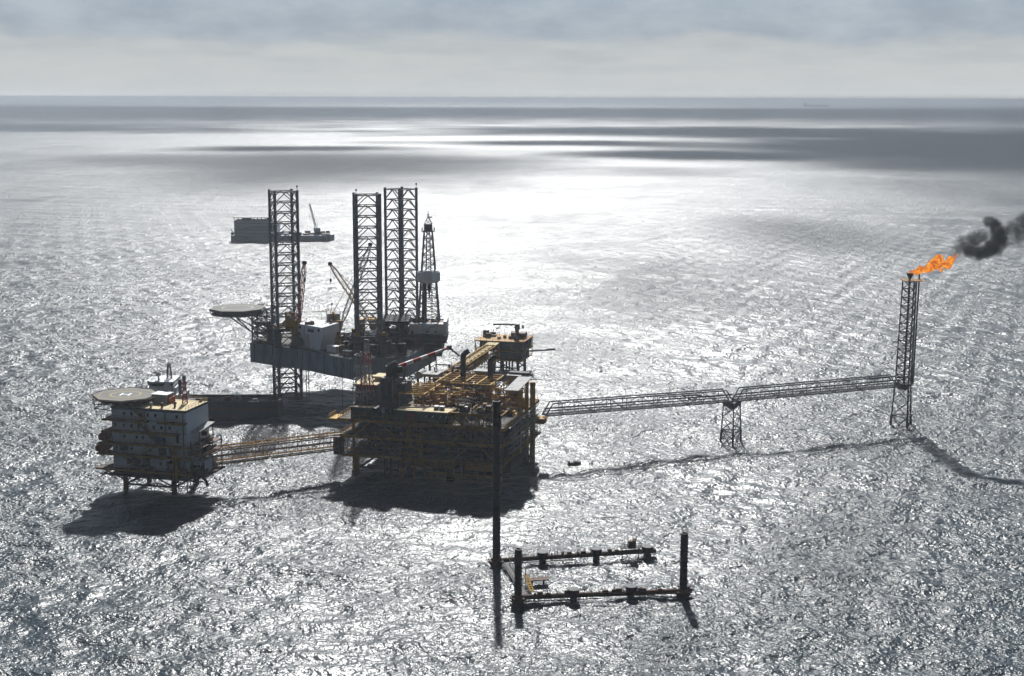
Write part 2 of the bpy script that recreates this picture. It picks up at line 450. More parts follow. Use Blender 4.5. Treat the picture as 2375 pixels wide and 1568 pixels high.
    def strip(f0, f1, z0, z1, dep=.06):
        w = MB(); p, r = a.lerp(b, f0) - nn * .05, a.lerp(b, f1) - nn * .05; o1, o2 = p + nn * (dep + .05), r + nn * (dep + .05)
        w.quadbox([(o1.x, o1.y, z0), (o2.x, o2.y, z0), (r.x, r.y, z0), (p.x, p.y, z0), (o1.x, o1.y, z1), (o2.x, o2.y, z1), (r.x, r.y, z1), (p.x, p.y, z1)])
        return w
    strip(.06, .13, 26.0, 26.9).build('window', 'glass', q, world=True)
    strip(.40, .66, 25.3, 26.5).build('dark_panel', 'bluegrey', q, world=True)
    strip(.82, .9, 26.0, 26.9).build('window', 'glass', q, world=True)
    m = MB(); m.rail(at_z([(-74.6, 483.2), (-64.9, 474.4), (-60.4, 485.6), (-71.0, 494.0), (-74.6, 483.2)], 27.6), 1.1, .05)
    for i in range(9): m.cbox((rnd.uniform(-72, -63), rnd.uniform(481, 489), 27.5), (rnd.uniform(.6, 1.8), rnd.uniform(.6, 1.6), rnd.uniform(.5, 1.4)), rnd.uniform(0, 40))
    m.build('roof_equipment', 'brown', q, world=True)
    m = MB(); m.lathe((-74.6, 481.9, HT), [(1.7, 0), (2.2, 1.3), (2.2, 2.6), (1.4, 3.9), (.5, 4.3)], 14); m.lathe((-75.6, 484.5, HT), [(1.3, 0), (1.5, 1.2), (1.4, 2.4), (.7, 3.0)], 12)
    m.build('mud_tank', 'dark', t, world=True, smooth=True)
    # white stair house behind the quarters
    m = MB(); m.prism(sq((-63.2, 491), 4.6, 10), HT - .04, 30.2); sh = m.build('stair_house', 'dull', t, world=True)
    m = MB(); m.rail(at_z(sq((-63.2, 491), 4.9, 10) + sq((-63.2, 491), 4.9, 10)[:1], 30.2), 1.1, .05, 1.6)
    m.bar((-64, 490, 30), (-63.4, 489.6, 33.4), .09, 4); m.lathe((-63.4, 489.6, 33.2), [(.1, 0), (.4, .2), (.4, .6), (.1, .8)], 8)
    m.path([(-64, 489, 31.2), (-70, 486.4, 31.2)], .14, 4); m.build('roof_rail', 'ochre', sh, world=True)
    # helideck on a cantilever
    hc = Vector((-97.0, 491.5, 31.9)); rad = 9.9
    octa = [(hc.x + rad * math.cos(R(22.5 + 45 * i)), hc.y + rad * math.sin(R(22.5 + 45 * i))) for i in range(8)]
    m = MB(); m.prism(octa, 31.6, 31.95); hd = m.build('helideck', 'helideck', t, world=True)
    m = MB(); ringmark(m, hc.x, hc.y, 31.955, 5.0, 5.6); m.build('landing_circle', 'dull', hd, world=True)
    m = MB()
    for i in range(8): m.bar((*octa[i], 31.5), (*octa[(i+1) % 8], 31.5), .12, 5)
    low = [(hc.x + (x - hc.x) * .93, hc.y + (y - hc.y) * .93) for x, y in octa]
    for i in range(8):
        k = (i + 1) % 8
        m.bar((*low[i], 29.9), (*low[k], 29.9), .24, 4); m.bar((*octa[i], 31.5), (*low[i], 29.9), .17, 4); m.bar((*octa[i], 31.5), (*low[k], 29.9), .15, 4)
    for yy in range(-8, 9, 2):
        w = math.sqrt(max(0, rad * rad - yy * yy)) * .9
        m.bar((hc.x - w, hc.y + yy, 29.9), (hc.x + w, hc.y + yy, 29.9), .2, 4)
        for q_ in range(8): 
            x0 = hc.x - w + 2 * w * q_ / 8; m.bar((x0, hc.y + yy, 29.9 if q_ % 2 else 31.5), (x0 + w / 4, hc.y + yy, 31.5 if q_ % 2 else 29.9), .14, 4)
    m.build('underside_truss', 'leg', hd, world=True)
    m = MB(); cb = [(-92.6, 494.4), (-86.6, 490.6), (-84.4, 499.4), (-92.4, 503)]
    lattice(m, m, at_z(cb, HT - .2), at_z(cb, 31.4), 5, .3, .17)
    for zz in (22.2, 25.6, 28.6): m.prism([(x * 1.0, y) for x, y in cb], zz, zz + .12)
    for i in range(40):
        x, y, z = rnd.uniform(-92, -86), rnd.uniform(493, 500), rnd.uniform(20, 30)
        m.bar((x, y, z), (x + rnd.uniform(-2, 2), y + rnd.uniform(-2, 2), z + rnd.uniform(1, 3)), .14, 4)
    for x0, y0, x1, y1 in ((-92.8, 494.6, -97.6, 487.2), (-92.8, 494.6, -101.4, 491.0), (-92.6, 502.6, -102.5, 497), (-88, 492, -92, 484.5)):
        m.bar((x0, y0, 22.6), (x1, y1, 29.9), .22, 5)
    m.build('helideck_support', 'leg', t, world=True)
    # cantilever and drill package
    m = MB(); m.box(-50.0, -24.6, 484.2, 506, 15.9, 21.6); m.box(-43.5, -24.2, 486.2, 503, 21.6, 23.2)
    for i in range(11): m.box(-50 + i * 2.3, -49.7 + i * 2.3, 484.0, 484.2, 16.2, 21.3)
    m.box(-37, -23.0, 485.6, 503, 20.4, 22.0)
    m.build('cantilever', 'dark', t, world=True)
    m = MB()
    for i in range(14):
        x = rnd.uniform(-49, -27); z = rnd.uniform(16.4, 21); m.bar((x, 483.8, z), (x + rnd.uniform(2, 8), 483.8, z + rnd.uniform(-.4, .4)), .13, 5)
    for i in range(10):
        x = rnd.uniform(-49, -27); m.bar((x, 483.7, 16), (x, 483.7, rnd.uniform(18, 23.5)), .12, 4)
    m.path([(-50, 484, 22.6), (-24.5, 484.6, 22.6)], .07, 4); m.path([(-50, 484, 23.2), (-24.5, 484.6, 23.2)], .07, 4)
    m.build('cantilever_pipework', 'grey', t, world=True)
    for x in (-47, -44.2, -33.5):
        m = MB(); m.cbox((x, 483.6, 19.4 + rnd.uniform(-1, 1)), (1.1, .8, 1.3)); m.build('hose_reel', 'red', t, world=True)
    m = MB(); m.box(-36.2, -24.2, 488.4, 492.0, 22.05, 26.7); m.box(-24.2, -23.0, 488.4, 502, 22.4, 27.6); m.box(-36.2, -24.2, 501, 502.4, 22.05, 26.7)
    dh = m.build('drill_floor_house', 'white', t, world=True)
    for x0, x1, z0, z1 in ((-35.5, -34.8, 23.2, 24.4), (-30.2, -29.3, 23.6, 24.5), (-27.3, -26.5, 23.7, 24.2)):
        m = MB(); m.box(x0, x1, 488.33, 488.5, z0, z1); m.build('window', 'glass', dh, world=True)
    m = MB(); m.bar((-31.2, 488.2, 24.6), (-25, 488.2, 26.8), .08, 4); m.bar((-31.3, 488.3, 22.1), (-31.3, 488.3, 26.7), .06, 4); m.build('ladder', 'grey', dh, world=True)
    m = MB(); m.box(-36.0, -24.3, 492.0, 501, 26.0, 26.3); m.rail([(-36, 492.2, 26.3), (-36, 500.8, 26.3)], 1.2, .06)
    for i in range(12): m.cbox((rnd.uniform(-35, -26), rnd.uniform(492.5, 500), 26.3), (rnd.uniform(.8, 2.2), rnd.uniform(.8, 2), rnd.uniform(.6, 1.9)))
    m.build('drill_floor', 'brown', t, world=True)
    # substructure between hull and drill floor
    m = MB(); r4 = [(-46, 487), (-37, 487), (-37, 503), (-46, 503)]
    lattice(m, m, at_z(r4, 21.6), at_z(r4, 27.4), 2, .25, .16); m.box(-46.5, -36.4, 486.6, 503.4, 27.4, 27.9); m.build('pipe_rack', 'dark', t, world=True)
    # derrick
    base = [(-33.5, 492.8), (-26.0, 492.8), (-26.0, 500.2), (-33.5, 500.2)]; cx, cy = -29.75, 496.5
    z0, z1 = 26.4, 59.2
    topr = [(cx + (x - cx) * .36, cy + (y - cy) * .36) for x, y in base]
    br = MB(); lattice(None, br, at_z(base, z0), at_z(topr, z1), 11, .2, .13, 'X', rh=.15)
    for f in (.33, .67):
        for i in range(4):
            k = (i + 1) % 4; a = Vector((*base[i], z0)).lerp(Vector((*base[k], z0)), f); b = Vector((*topr[i], z1)).lerp(Vector((*topr[k], z1)), f); br.bar(a, b, .12, 4)
    dk = br.build('derrick', 'leg', t, world=True)
    for i in range(4):
        m = MB(); m.bar((*base[i], z0), (*topr[i], z1), .26, 6); m.build('corner_post', 'leg', dk, world=True)
    m = MB(); m.box(cx - 2.2, cx + 2.2, cy - 2.2, cy + 2.2, z1 - .6, z1 - .35); m.prism(topr, z1 - .35, z1 + 2.0)
    m.rail(at_z([(cx-2.2, cy-2.2), (cx+2.2, cy-2.2), (cx+2.2, cy+2.2), (cx-2.2, cy+2.2), (cx-2.2, cy-2.2)], z1 - .35), 1.1, .06, 1.2)
    m.build('crown_block', 'dark', dk, world=True)
    m = MB(); lattice(m, m, at_z(topr, z1 + 2), at_z(sq((cx, cy), .5, 0), z1 + 5.6), 3, .09, .06); m.bar((cx, cy, z1 + 5), (cx, cy, z1 + 6.8), .06, 4); m.cbox((cx + .8, cy, z1 + 4.3), (1.4, .4, .4)); m.build('gin_pole', 'dark', dk, world=True)
    f = (43 - z0) / (z1 - z0); wb = []
    hw = 4.2
    oct8 = [(cx + hw * math.cos(R(22.5 + 45 * i)) * 1.05, cy + hw * math.sin(R(22.5 + 45 * i)) * 1.05) for i in range(8)]
    ins = [(cx + (x - cx) * .82, cy + (y - cy) * .82) for x, y in oct8]
    m = MB(); m.prism(ins, 40.6, 41.3, top=oct8); m.prism(oct8, 41.3, 44.2); m.prism(oct8, 44.2, 44.9, top=ins); m.build('racking_board_shelter', 'white', dk, world=True)
    m = MB()
    for i in range(22): m.bar((cx - 2.3 + .26 * (i % 7), cy - 2.4 + .5 * (i // 7), z0 - .2), (cx - 2.0 + .22 * (i % 7), cy - 2.2 + .4 * (i // 7), 41.5), .13, 5)
    m.build('drill_pipe_stack', 'black', dk, world=True)
    m = MB(); m.cbox((cx + .2, cy, 37.6), (1.4, 1.2, 2.6)); m.bar((cx + .2, cy, 35), (cx + .2, cy, 37.6), .35, 6); m.bar((cx + .2, cy, 40), (cx, cy, z1), .07, 4); m.build('travelling_block', 'dark', dk, world=True)
    # deck machinery
    for i in range(38):
        m = MB(); x, y = rnd.uniform(-71, -36), 0; y = rnd.uniform(474, 500) if x > -60 else rnd.uniform(486, 508)
        h = rnd.uniform(1.2, 3.8); m.cbox((x, y, HT - .03), (rnd.uniform(1.5, 5), rnd.uniform(1.4, 3.4), h), rnd.choice([-42, 10, 48]))
        for k in range(3): m.bar((x + rnd.uniform(-1, 1), y - 1, HT + h * .6), (x + rnd.uniform(-2, 2), y - 2.4, HT + h * rnd.uniform(.3, 1.3)), .14, 5)
        m.build('deck_machine', rnd.choice(['dark', 'brown', 'grey', 'dark', 'bluegrey', 'dull']), t, world=True)
    for i in range(16):         # taller machinery and pipe stacks in front of the cantilever
        m = MB(); x = rnd.uniform(-58, -35); y = rnd.uniform(469, 481); h = rnd.uniform(2, 5.5)
        m.cbox((x, y, HT - .03), (rnd.uniform(1, 3.4), rnd.uniform(1, 2.6), h), rnd.choice([-42, 0, 30])); m.bar((x, y, HT + h), (x, y, HT + h + rnd.uniform(.5, 2.5)), .12, 5)
        for k in range(4): m.bar((x + rnd.uniform(-2, 2), y - 1.5, HT + rnd.uniform(.5, h)), (x + rnd.uniform(-3, 3), y - 1.7, HT + rnd.uniform(.5, h)), .1, 4)
        m.build('deck_machine', rnd.choice(['dark', 'black', 'brown', 'dark', 'grey', 'black']), t, world=True)
    m = MB()
    for i in range(26):
        x, y = rnd.uniform(-62, -38), rnd.uniform(472, 486); m.bar((x, y, HT + .5 + .12 * i), (x + rnd.uniform(4, 8), y + rnd.uniform(-1, 1), HT + .5 + .12 * i), .13, 5)
    m.build('drill_pipe_rack', 'brown', t, world=True)
    for x, y in ((-71.6, 480.2), (-71.0, 481.8), (-51, 462.4)):
        m = MB(); m.bar((x, y, -1.5), (x, y, HB), .15, 5); m.build('water_intake_pipe', 'dark', t, world=True)
    for x, y, h in ((-56.5, 466.6, 9), (-46, 468, 7), (-38, 470, 8.5)):
        m = MB(); m.bar((x, y, HT), (x, y, HT + h), .1, 4); m.cbox((x, y, HT + h), (.7, .5, .4)); m.build('flood_lamp_post', 'grey', t, world=True)
    # conductor and lower structure right of the hull
    m = MB(); m.bar((-29.6, 497, -2), (-29.6, 497, 16), .45, 8); m.bar((-31.2, 492, -2), (-31.2, 492, 16), .3, 8); m.bar((-27.4, 499, -2), (-27.4, 499, 15.9), .25, 8)
    m.build('conductor_pipe', 'dark', t, world=True)

def ringmark(m, cx, cy, z, r0, r1, n=40):
    b = len(m.v)
    for k in range(n):
        c, s_ = math.cos(2 * math.pi * k / n), math.sin(2 * math.pi * k / n)
        m.v += [(cx + r0 * c, cy + r0 * s_, z), (cx + r1 * c, cy + r1 * s_, z)]
    m.f += [(b + 2*k, b + 2*k + 1, b + 2*((k+1) % n) + 1, b + 2*((k+1) % n)) for k in range(n)]

def lattice_crane(label, base, tip, col_boom, bw=1.5, ped=5.0, group='lattice boom deck cranes on the jack-up rig', nb=12):
    """pedestal, slewing cab, four-chord boom from the cab to the tip, gantry and pendant wires"""
    bx, by, bz = base
    az = math.degrees(math.atan2(tip[1] - by, tip[0] - bx))
    t = thing('deck_crane', label, 'crane', (bx, by, bz), az, group)
    Lh = math.hypot(tip[0] - bx, tip[1] - by); tz = tip[2] - bz
    m = MB(); m.lathe((0, 0, 0), [(1.15, 0), (1.1, ped * .8), (1.5, ped * .86), (1.5, ped)], 12); m.build('pedestal', 'ochre', t)
    m = MB(); m.box(-3.0, 1.5, -1.5, 1.5, ped + .05, ped + 2.4); m.box(-3.8, -3.0, -1.2, 1.2, ped + .4, ped + 2.0); mh = m.build('machinery_house', 'yellow', t)
    m = MB(); m.box(.2, 1.9, -2.5, -1.45, ped + .3, ped + 2.7); cb = m.build('cab', 'yellow', t)
    m = MB(); m.box(1.85, 1.96, -2.4, -1.55, ped + 1.2, ped + 2.5); m.build('window', 'glass', cb)
    m = MB()
    g = Vector((-1.6, 0, ped + 5.2))
    for y in (-1, 1): m.bar((1.0, y, ped + 2.3), g + Vector((0, y * .5, 0)), .16, 4); m.bar((-2.8, y, ped + 2.3), g + Vector((0, y * .5, 0)), .16, 4)
    m.bar(g + Vector((0, -.6, 0)), g + Vector((0, .6, 0)), .2, 5); m.build('gantry', 'ochre', t)
    a = Vector((1.5, 0, ped + 1.2)); b = Vector((Lh, 0, tz)); d = (b - a).normalized(); up = Vector((-d.z, 0, d.x)); L = (b - a).length
    def ringp(s_, w, h): c = a + d * s_; return [c + Vector((0, -w, 0)) + up * -h, c + Vector((0, w, 0)) + up * -h, c + Vector((0, w, 0)) + up * h, c + Vector((0, -w, 0)) + up * h]
    m = MB(); w = bw / 2
    lattice(m, m, ringp(0, w * .5, w * .2), ringp(L * .14, w, w), 2, .12, .07, 'Z'); lattice(m, m, ringp(L * .14, w, w), ringp(L * .86, w, w), nb, .12, .07, 'Z'); lattice(m, m, ringp(L * .86, w, w), ringp(L, w * .5, w * .35), 2, .12, .07, 'Z')
    m.build('boom', col_boom, t)
    m = MB(); c = b; m.lathe(c + Vector((0, -.4, 0)), [(.25, 0), (.75, .1), (.75, .7), (.25, .8)], 10, (0, 1, 0)); m.cbox((c.x, c.y, c.z - .3), (1.3, .9, .9)); m.build('boom_tip', 'dark', t)
    m = MB()
    for y in (-.45, .45): m.bar(g + Vector((0, y, 0)), b + Vector((0, y, 0)), .05, 4)
    hk = b + d * -.2; m.bar(hk, (hk.x, 0, max(ped, hk.z - 5)), .045, 4); m.build('wire_rope', 'dark', t)
    m = MB(); z = max(ped, hk.z - 5); m.cbox((hk.x, 0, z - 1.1), (.6, .5, 1.1)); m.bar((hk.x, 0, z - 1.8), (hk.x, 0, z - 1), .15, 5); m.build('hook_block', 'dark', t)
    return t

build_jackup()
lattice_crane('yellow crane beside the left leg, its red lattice boom standing nearly upright', (-75.8, 483.6, 22.4), (-71.6, 482.0, 49.0), 'red', 1.3, 4.0)
lattice_crane('yellow crane behind the white quarters block, lattice boom leaning right past the middle leg', (-61.4, 488.6, 19), (-49.3, 486.5, 54.9), 'dull', 1.5, 6.5)
lattice_crane('yellow crane at the middle leg, lattice boom leaning out to the left', (-48.6, 487.0, 19), (-63.5, 487.5, 48.0), 'yellow', 1.5, 7.5)
for (x, y, s_, deg, mt, lab) in ((-61.2, 475.2, (4.6, 2.4, 2.3), -42, 'white', 'white cargo container on the jack-up deck edge beside the quarters block'), (-55.6, 468.6, (3.2, 2.2, 1.7), -42, 'dull', 'dull grey-white deck box near the front corner of the jack-up deck')):
    o = thing('cargo_container', lab, 'container', (x, y, 19.0), deg)
    m = MB(); m.box(-s_[0]/2, s_[0]/2, -s_[1]/2, s_[1]/2, .06, s_[2]); m.build('box', mt, o)
    m = MB()
    for i in range(7): m.box(-s_[0]/2 + .25 + i * (s_[0] - .5) / 6 - .06, -s_[0]/2 + .25 + i * (s_[0] - .5) / 6 + .06, -s_[1]/2 - .05, -s_[1]/2 + .02, .2, s_[2] - .15)
    m.build('corrugation', mt, o)
    m = MB(); m.box(-s_[0]/2, s_[0]/2, -s_[1]/2, s_[1]/2, 0, .06); m.build('base_frame', 'dark', o)

# ------------------------------------------------------------------ production platform (local frame: u along the front, v to the back)
PX, PY, PDEG = -44.0, 386.0, -15.0
def p_world(u, v, z=0.0):
    c, s = math.cos(R(PDEG)), math.sin(R(PDEG)); return (PX + u * c - v * s, PY + u * s + v * c, z)

def clutter(m, box, n, rmin, rmax, rn):
    x0, x1, y0, y1, z0, z1 = box
    for i in range(n):
        w, d, h = rn.uniform(rmin, rmax), rn.uniform(rmin, rmax), rn.uniform(rmin * .6, min(rmax, (z1 - z0)))
        x, y = rn.uniform(x0, max(x0 + .01, x1 - w)), rn.uniform(y0, max(y0 + .01, y1 - d)); z = z0 if rn.random() < .6 else rn.uniform(z0, max(z0 + .01, z1 - h))
        m.box(x, x + w, y, y + d, z, z + h)

def pipes(m, box, n, r0, r1, rn):
    x0, x1, y0, y1, z0, z1 = box
    for i in range(n):
        p = Vector((rn.uniform(x0, x1), rn.uniform(y0, y1), rn.uniform(z0, z1))); pts = [p.copy()]
        for k in range(rn.randint(1, 4)):
            ax = rn.choice([0, 0, 1, 2]); q = pts[-1].copy(); lo, hi = ((x0, x1), (y0, y1), (z0, z1))[ax]
            q[ax] = rn.uniform(lo, hi); pts.append(q)
        m.path(pts, rn.uniform(r0, r1), 6)

def build_production():
    t = thing('production_platform', 'large dark yellow production platform crowded with pipes, the widest in the group', 'oil platform', (PX, PY, 0), PDEG)
    rn = random.Random(21)
    for v in (0, 29.5):
        for u in (0, 14, 28, 42):
            m = MB(); m.bar((u, v, -3), (u, v, 7.1), 1.0 if v == 0 else .95, 14); lg = m.build('leg', 'ochre', t, smooth=False)
            m = MB(); m.lathe((u, v, .2), [(1.15, 0), (1.25, .3), (1.25, .9), (1.1, 1.2)], 12); m.build('splash_collar', 'brown', lg)
    m = MB()
    for v in (0, 29.5):
        for u in (0, 14, 28): m.bar((u, v, 2.2), (u + 14, v, 2.2), .32, 7)
    for u in (0, 14, 28, 42): m.bar((u, 0, 1.4), (u, 29.5, 1.4), .32, 7)
    for u in (0, 28): m.bar((u, 0, 6.6), (u + 14, 29.5, 1.2), .3, 6)
    m.build('leg_brace', 'brown', t)
    for i, (u, v) in enumerate([(9, -1), (10.5, 0), (12, 2), (16.5, 3), (18, -1), (19.6, 3), (7, 6), (22.5, 2), (31, 0), (33, 4), (8.2, 14), (21, 18)]):
        m = MB(); m.bar((u, v, -3), (u, v, 7.2), rn.choice([.22, .3, .4]), 8); m.build('riser_pipe', rn.choice(['brown', 'ochre', 'steel', 'brown']), t)
    # decks: plate, edge girder, rail
    decks = [(7.0, -2.4, 44.4, -4, 33), (12.4, -2.8, 44.2, -4.2, 33.4), (17.2, -3.2, 44.6, -4.8, 34)]
    for z, x0, x1, y0, y1 in decks:
        m = MB(); m.box(x0, x1, y0, y1, z - .3, z); d = m.build('deck', 'deck', t)
        m = MB()
        for a, b, c, e in ((x0 - .25, x1 + .25, y0 - .25, y0), (x0 - .25, x1 + .25, y1, y1 + .25), (x0 - .25, x0, y0, y1), (x1, x1 + .25, y0, y1)): m.box(a, b, c, e, z - .75, z + .12)
        m.build('edge_girder', 'ochre', d)
        m = MB(); m.rail([(x0, y0, z), (x1, y0, z), (x1, y1, z), (x0, y1, z), (x0, y0, z)], 1.15, .055, 2.0); m.build('guard_rail', 'ochre', d)
    # columns and front bracing between decks
    for u in (0, 14, 28, 42):
        for v in (-1.5, 14.7, 31):
            m = MB(); m.bar((u, v, 7), (u, v, 17), .42, 8); m.build('column', 'ochre', t)
    for u, flip in ((1.5, 0), (8, 1), (30, 0), (37, 1)):
        m = MB()
        for z0, z1 in ((7.1, 12.1), (12.5, 16.9)):
            a, b = ((u, -3.6, z0), (u + 5, -3.6, z1)); 
            if flip: a, b = (u + 5, -3.6, z0), (u, -3.6, z1)
            m.bar(a, b, .2, 6)
        m.build('diagonal_brace', 'ochre', t)
    # dark bulkheads added to stop backlight leaking through, with packed equipment
    m = MB()
    for z0, z1 in ((7.02, 12.08), (12.42, 16.88)):
        m.box(1, 40, 8.0, 8.3, z0, z1); m.box(2, 43, 20.0, 20.3, z0, z1); m.box(12.9, 13.2, -1, 30, z0, z1); m.box(30.5, 30.8, 0, 30, z0, z1)
    m.build('backlight_screen', 'black', t)
    for k in range(34):
        m = MB(); z0 = (7.02, 12.42)[k % 2]; u = rn.uniform(-2, 40); v = rn.uniform(-3.2, 7)
        clutter(m, (u, u + 4.5, v, v + 3.5, z0, z0 + 3.8), 5, .5, 2.4, rn)
        m.build('process_skid', rn.choice(['dark', 'black', 'brown', 'ochre', 'grey', 'green', 'black', 'red']), t)
    for k in range(22):
        m = MB(); z0 = (7.4, 12.8)[k % 2]; u = rn.uniform(-2.5, 30)
        pipes(m, (u, u + 13, -4.1, rn.uniform(-3.6, 2), z0, z0 + 4.0), 5, .07, .2, rn)
        m.build('pipe_run', rn.choice(['steel', 'brown', 'ochre', 'grey', 'dark']), t)
    for k in range(10):
        m = MB(); pipes(m, (44.5, 45.2, -2, 31, (7.4, 12.8)[k % 2], (11.8, 16.5)[k % 2]), 4, .08, .2, rn); m.build('side_pipe_run', rn.choice(['steel', 'ochre', 'brown', 'grey']), t)
    for k in range(8):
        m = MB(); pipes(m, (-3.4, -2.9, -3, 30, (7.4, 12.8)[k % 2], (11.8, 16.5)[k % 2]), 4, .08, .18, rn); m.build('side_pipe_run', rn.choice(['ochre', 'brown', 'dark']), t)
    for (u, v, z, L, r, mt) in ((3, -2.2, 14.2, 6, 1.1, 'dark'), (22, -1.6, 9.2, 5, 1.2, 'grey'), (33, -1.5, 14.4, 6, 1.2, 'brown'), (31, -2.0, 9, 7, 1.0, 'dark')):
        m = MB(); m.drum((u, v, z), (u + L, v, z), r); ve = m.build('pressure_vessel', mt, t, smooth=True)
        m = MB(); m.box(u + .8, u + 1.2, v - .9, v + .9, z - r - .9, z - r * .6); m.box(u + L - 1.2, u + L - .8, v - .9, v + .9, z - r - .9, z - r * .6); m.build('saddle', 'dark', ve)
    # stair tower on the front face
    m = MB(); r4 = [(17.6, -6.6), (21.4, -6.6), (21.4, -4.7), (17.6, -4.7)]
    lattice(m, m, at_z(r4, 5.6), at_z(r4, 17.0), 4, .13, .08, 'Z')
    for k in range(6): z = 5.8 + 1.85 * k; a, b = (17.8, 21.2) if k % 2 else (21.2, 17.8); m.bar((a, -6.0, z), (b, -6.0, z + 1.85), .12, 4); m.bar((a, -5.2, z), (b, -5.2, z + 1.85), .12, 4)
    m.build('stair_tower', 'ochre', t)
    # hanging sub-cellar deck, right half of the front
    m = MB(); m.box(23.0, 44.2, -4.6, 6, 3.4, 3.65); sd = m.build('lower_deck', 'deck', t)
    m = MB(); m.box(33.5, 44.4, -4.9, -4.6, 4.9, 6.6); m.box(23, 44.2, -4.9, -4.6, 3.2, 3.8); m.build('edge_girder', 'ochre', sd)
    m = MB()
    for i in range(10): m.bar((23.5 + i * 2.3, -4.5, 1.8), (23.5 + i * 2.3, -4.5, 7), .09, 4)
    m.bar((23, -4.5, 1.9), (44, -4.5, 1.9), .1, 4); m.bar((23, -4.5, 2.6), (44, -4.5, 2.6), .06, 4); m.build('hanger', 'ochre', sd)
    m = MB(); m.box(23.6, 43.6, -4.2, 5.4, 3.66, 3.74); clutter(m, (24, 43, -4, 5, 3.7, 6.4), 18, .6, 2.2, rn); m.build('cellar_equipment', 'black', sd)
    m = MB(); m.box(17, 30, -5.0, 2, 4.9, 5.1); m.rail([(17, -5, 5.1), (30, -5, 5.1)], 1.0, .06); m.build('boat_landing_walkway', 'ochre', t)
    # green switch-room with sand coloured roof along the front edge
    m = MB(); m.box(.2, 28.4, -4.0, 3.6, 17.22, 20.3); gm = m.build('switch_room', 'green', t)
    m = MB(); m.box(13.6, 28.7, -4.3, .9, 20.3, 20.5); m.build('roof', 'sand', gm)
    m = MB(); m.box(13.6, 28.7, .9, 3.9, 20.3, 20.44); m.build('roof', 'brown', gm, 'rusty brown rear strip of the roof')
    m = MB(); m.box(.0, 6.4, -4.3, 3.9, 20.3, 20.5); m.build('roof', 'brown', gm, 'rusty brown left end of the roof')
    m = MB(); m.box(6.4, 13.6, -4.3, 3.9, 20.3, 20.42); m.build('roof', 'dark', gm, 'dark middle of the roof')
    m = MB(); m.box(16.6, 18.9, -4.12, -3.98, 17.3, 19.6); m.build('red_panel', 'red', gm)
    for i in range(5):
        m = MB(); u = 7.0 + i * 1.55; m.lathe((u, -4.6, 19.2), [(.15, 0), (.55, .5), (.55, 1.3), (.2, 1.7)], 8); m.path([(u, -4.6, 19.3), (u - .35, -4.6, 18.2), (u + .3, -4.6, 17.4)], .07, 4)
        m.build('air_intake', rn.choice(['dull', 'green', 'dark']), gm)
    m = MB()
    for u in (22.2, 24.0, 26.2, 27.8): m.bar((u, -4.2, 18.8), (u + .5, -4.3, 19.4), .1, 4)
    m.build('wall_lamp', 'white', gm)
    for u in (1.5, 4.4):
        m = MB(); m.cbox((u, -4.3, 18.1), (.9, .6, .9)); m.build('junction_box', 'brown', gm)
    # gas turbine inlet housings and exhaust stacks
    m = MB(); m.box(6.6, 8.8, 3.0, 8.6, 20.96, 27.6); m.box(9.5, 11.3, 3.4, 8.6, 20.96, 27.0); m.box(12.0, 13.9, 3.2, 8.6, 20.96, 26.4)
    for i in range(4): m.box(6.4, 14.0, 2.9, 3.02, 21.2 + i * 1.6, 21.4 + i * 1.6)
    m.box(6.2, 14.2, 2.6, 8.8, 20.42, 20.95); ih = m.build('turbine_inlet_housing', 'grey', t)
    m = MB()
    for u in (6.5, 10.2, 14): m.bar((u, 2.8, 20.5), (u, 2.8, 28), .14, 5)
    m.build('housing_column', 'steel', ih)
    def stack(u, v, zb, zt, r, reach, mt='black', ang=0):
        m = MB(); pts = [Vector((u, v, zb)), Vector((u, v, zt - 1.2))]
        dx, dy = math.cos(R(ang)), math.sin(R(ang))
        for k in range(1, 6): a = R(18 * k * .72); pts.append(Vector((u + dx * reach * (1 - math.cos(a)) , v + dy * reach * (1 - math.cos(a)), zt - 1.2 + 1.6 * math.sin(a))))
        last = pts[-1]; pts.append(last + Vector((dx * reach * .55, dy * reach * .55, .55)))
        m.path(pts, r, 10)
        for p in pts[1:-1]: m.lathe((p.x, p.y, p.z - r * .7), [(r * .3, 0), (r * .9, r * .3), (r, r * .7), (r * .9, r * 1.1), (r * .3, r * 1.4)], 10)
        return m.build('exhaust_stack', mt, t)
    stack(7.8, 6.4, 26.5, 30.6, .85, 2.2, ang=10); stack(25.6, 20, 24, 32.6, .8, 1.5, ang=20); stack(33.2, 22, 24, 31.0, .8, 1.5, ang=20)
    # left rear module with lean-to roofs
    m = MB(); m.box(-1.2, 4.6, 4.4, 13, 17.22, 25.0); lm = m.build('control_module', 'bluegrey', t)
    m = MB(); m.quadbox([(-1.8, 3.6, 25.02), (5.2, 3.6, 25.02), (5.2, 13.6, 25.9), (-1.8, 13.6, 25.9), (-1.8, 3.6, 25.3), (5.2, 3.6, 25.3), (5.2, 13.6, 26.2), (-1.8, 13.6, 26.2)]); m.box(2.2, 5.4, 8, 13.2, 26.3, 26.9); m.build('roof', 'sand', lm)
    m = MB(); m.box(-1.9, 5.3, 3.45, 3.6, 24.9, 25.35); m.build('fascia', 'red', lm)
    for i in range(6):
        m = MB(); m.box(-1.0 + i * .95, -.4 + i * .95, 4.3, 4.38, 21.0 + (i % 2) * 1.4, 22.2 + (i % 2) * 1.4); m.build('louvre', 'dark', lm)
    for u, v, z0, z1 in ((-2.2, -3.8, 17.2, 30.5), (-1.4, 9, 25, 31)): m = MB(); m.bar((u, v, z0), (u, v, z1), .07, 4); m.build('whip_aerial', 'dark', t)
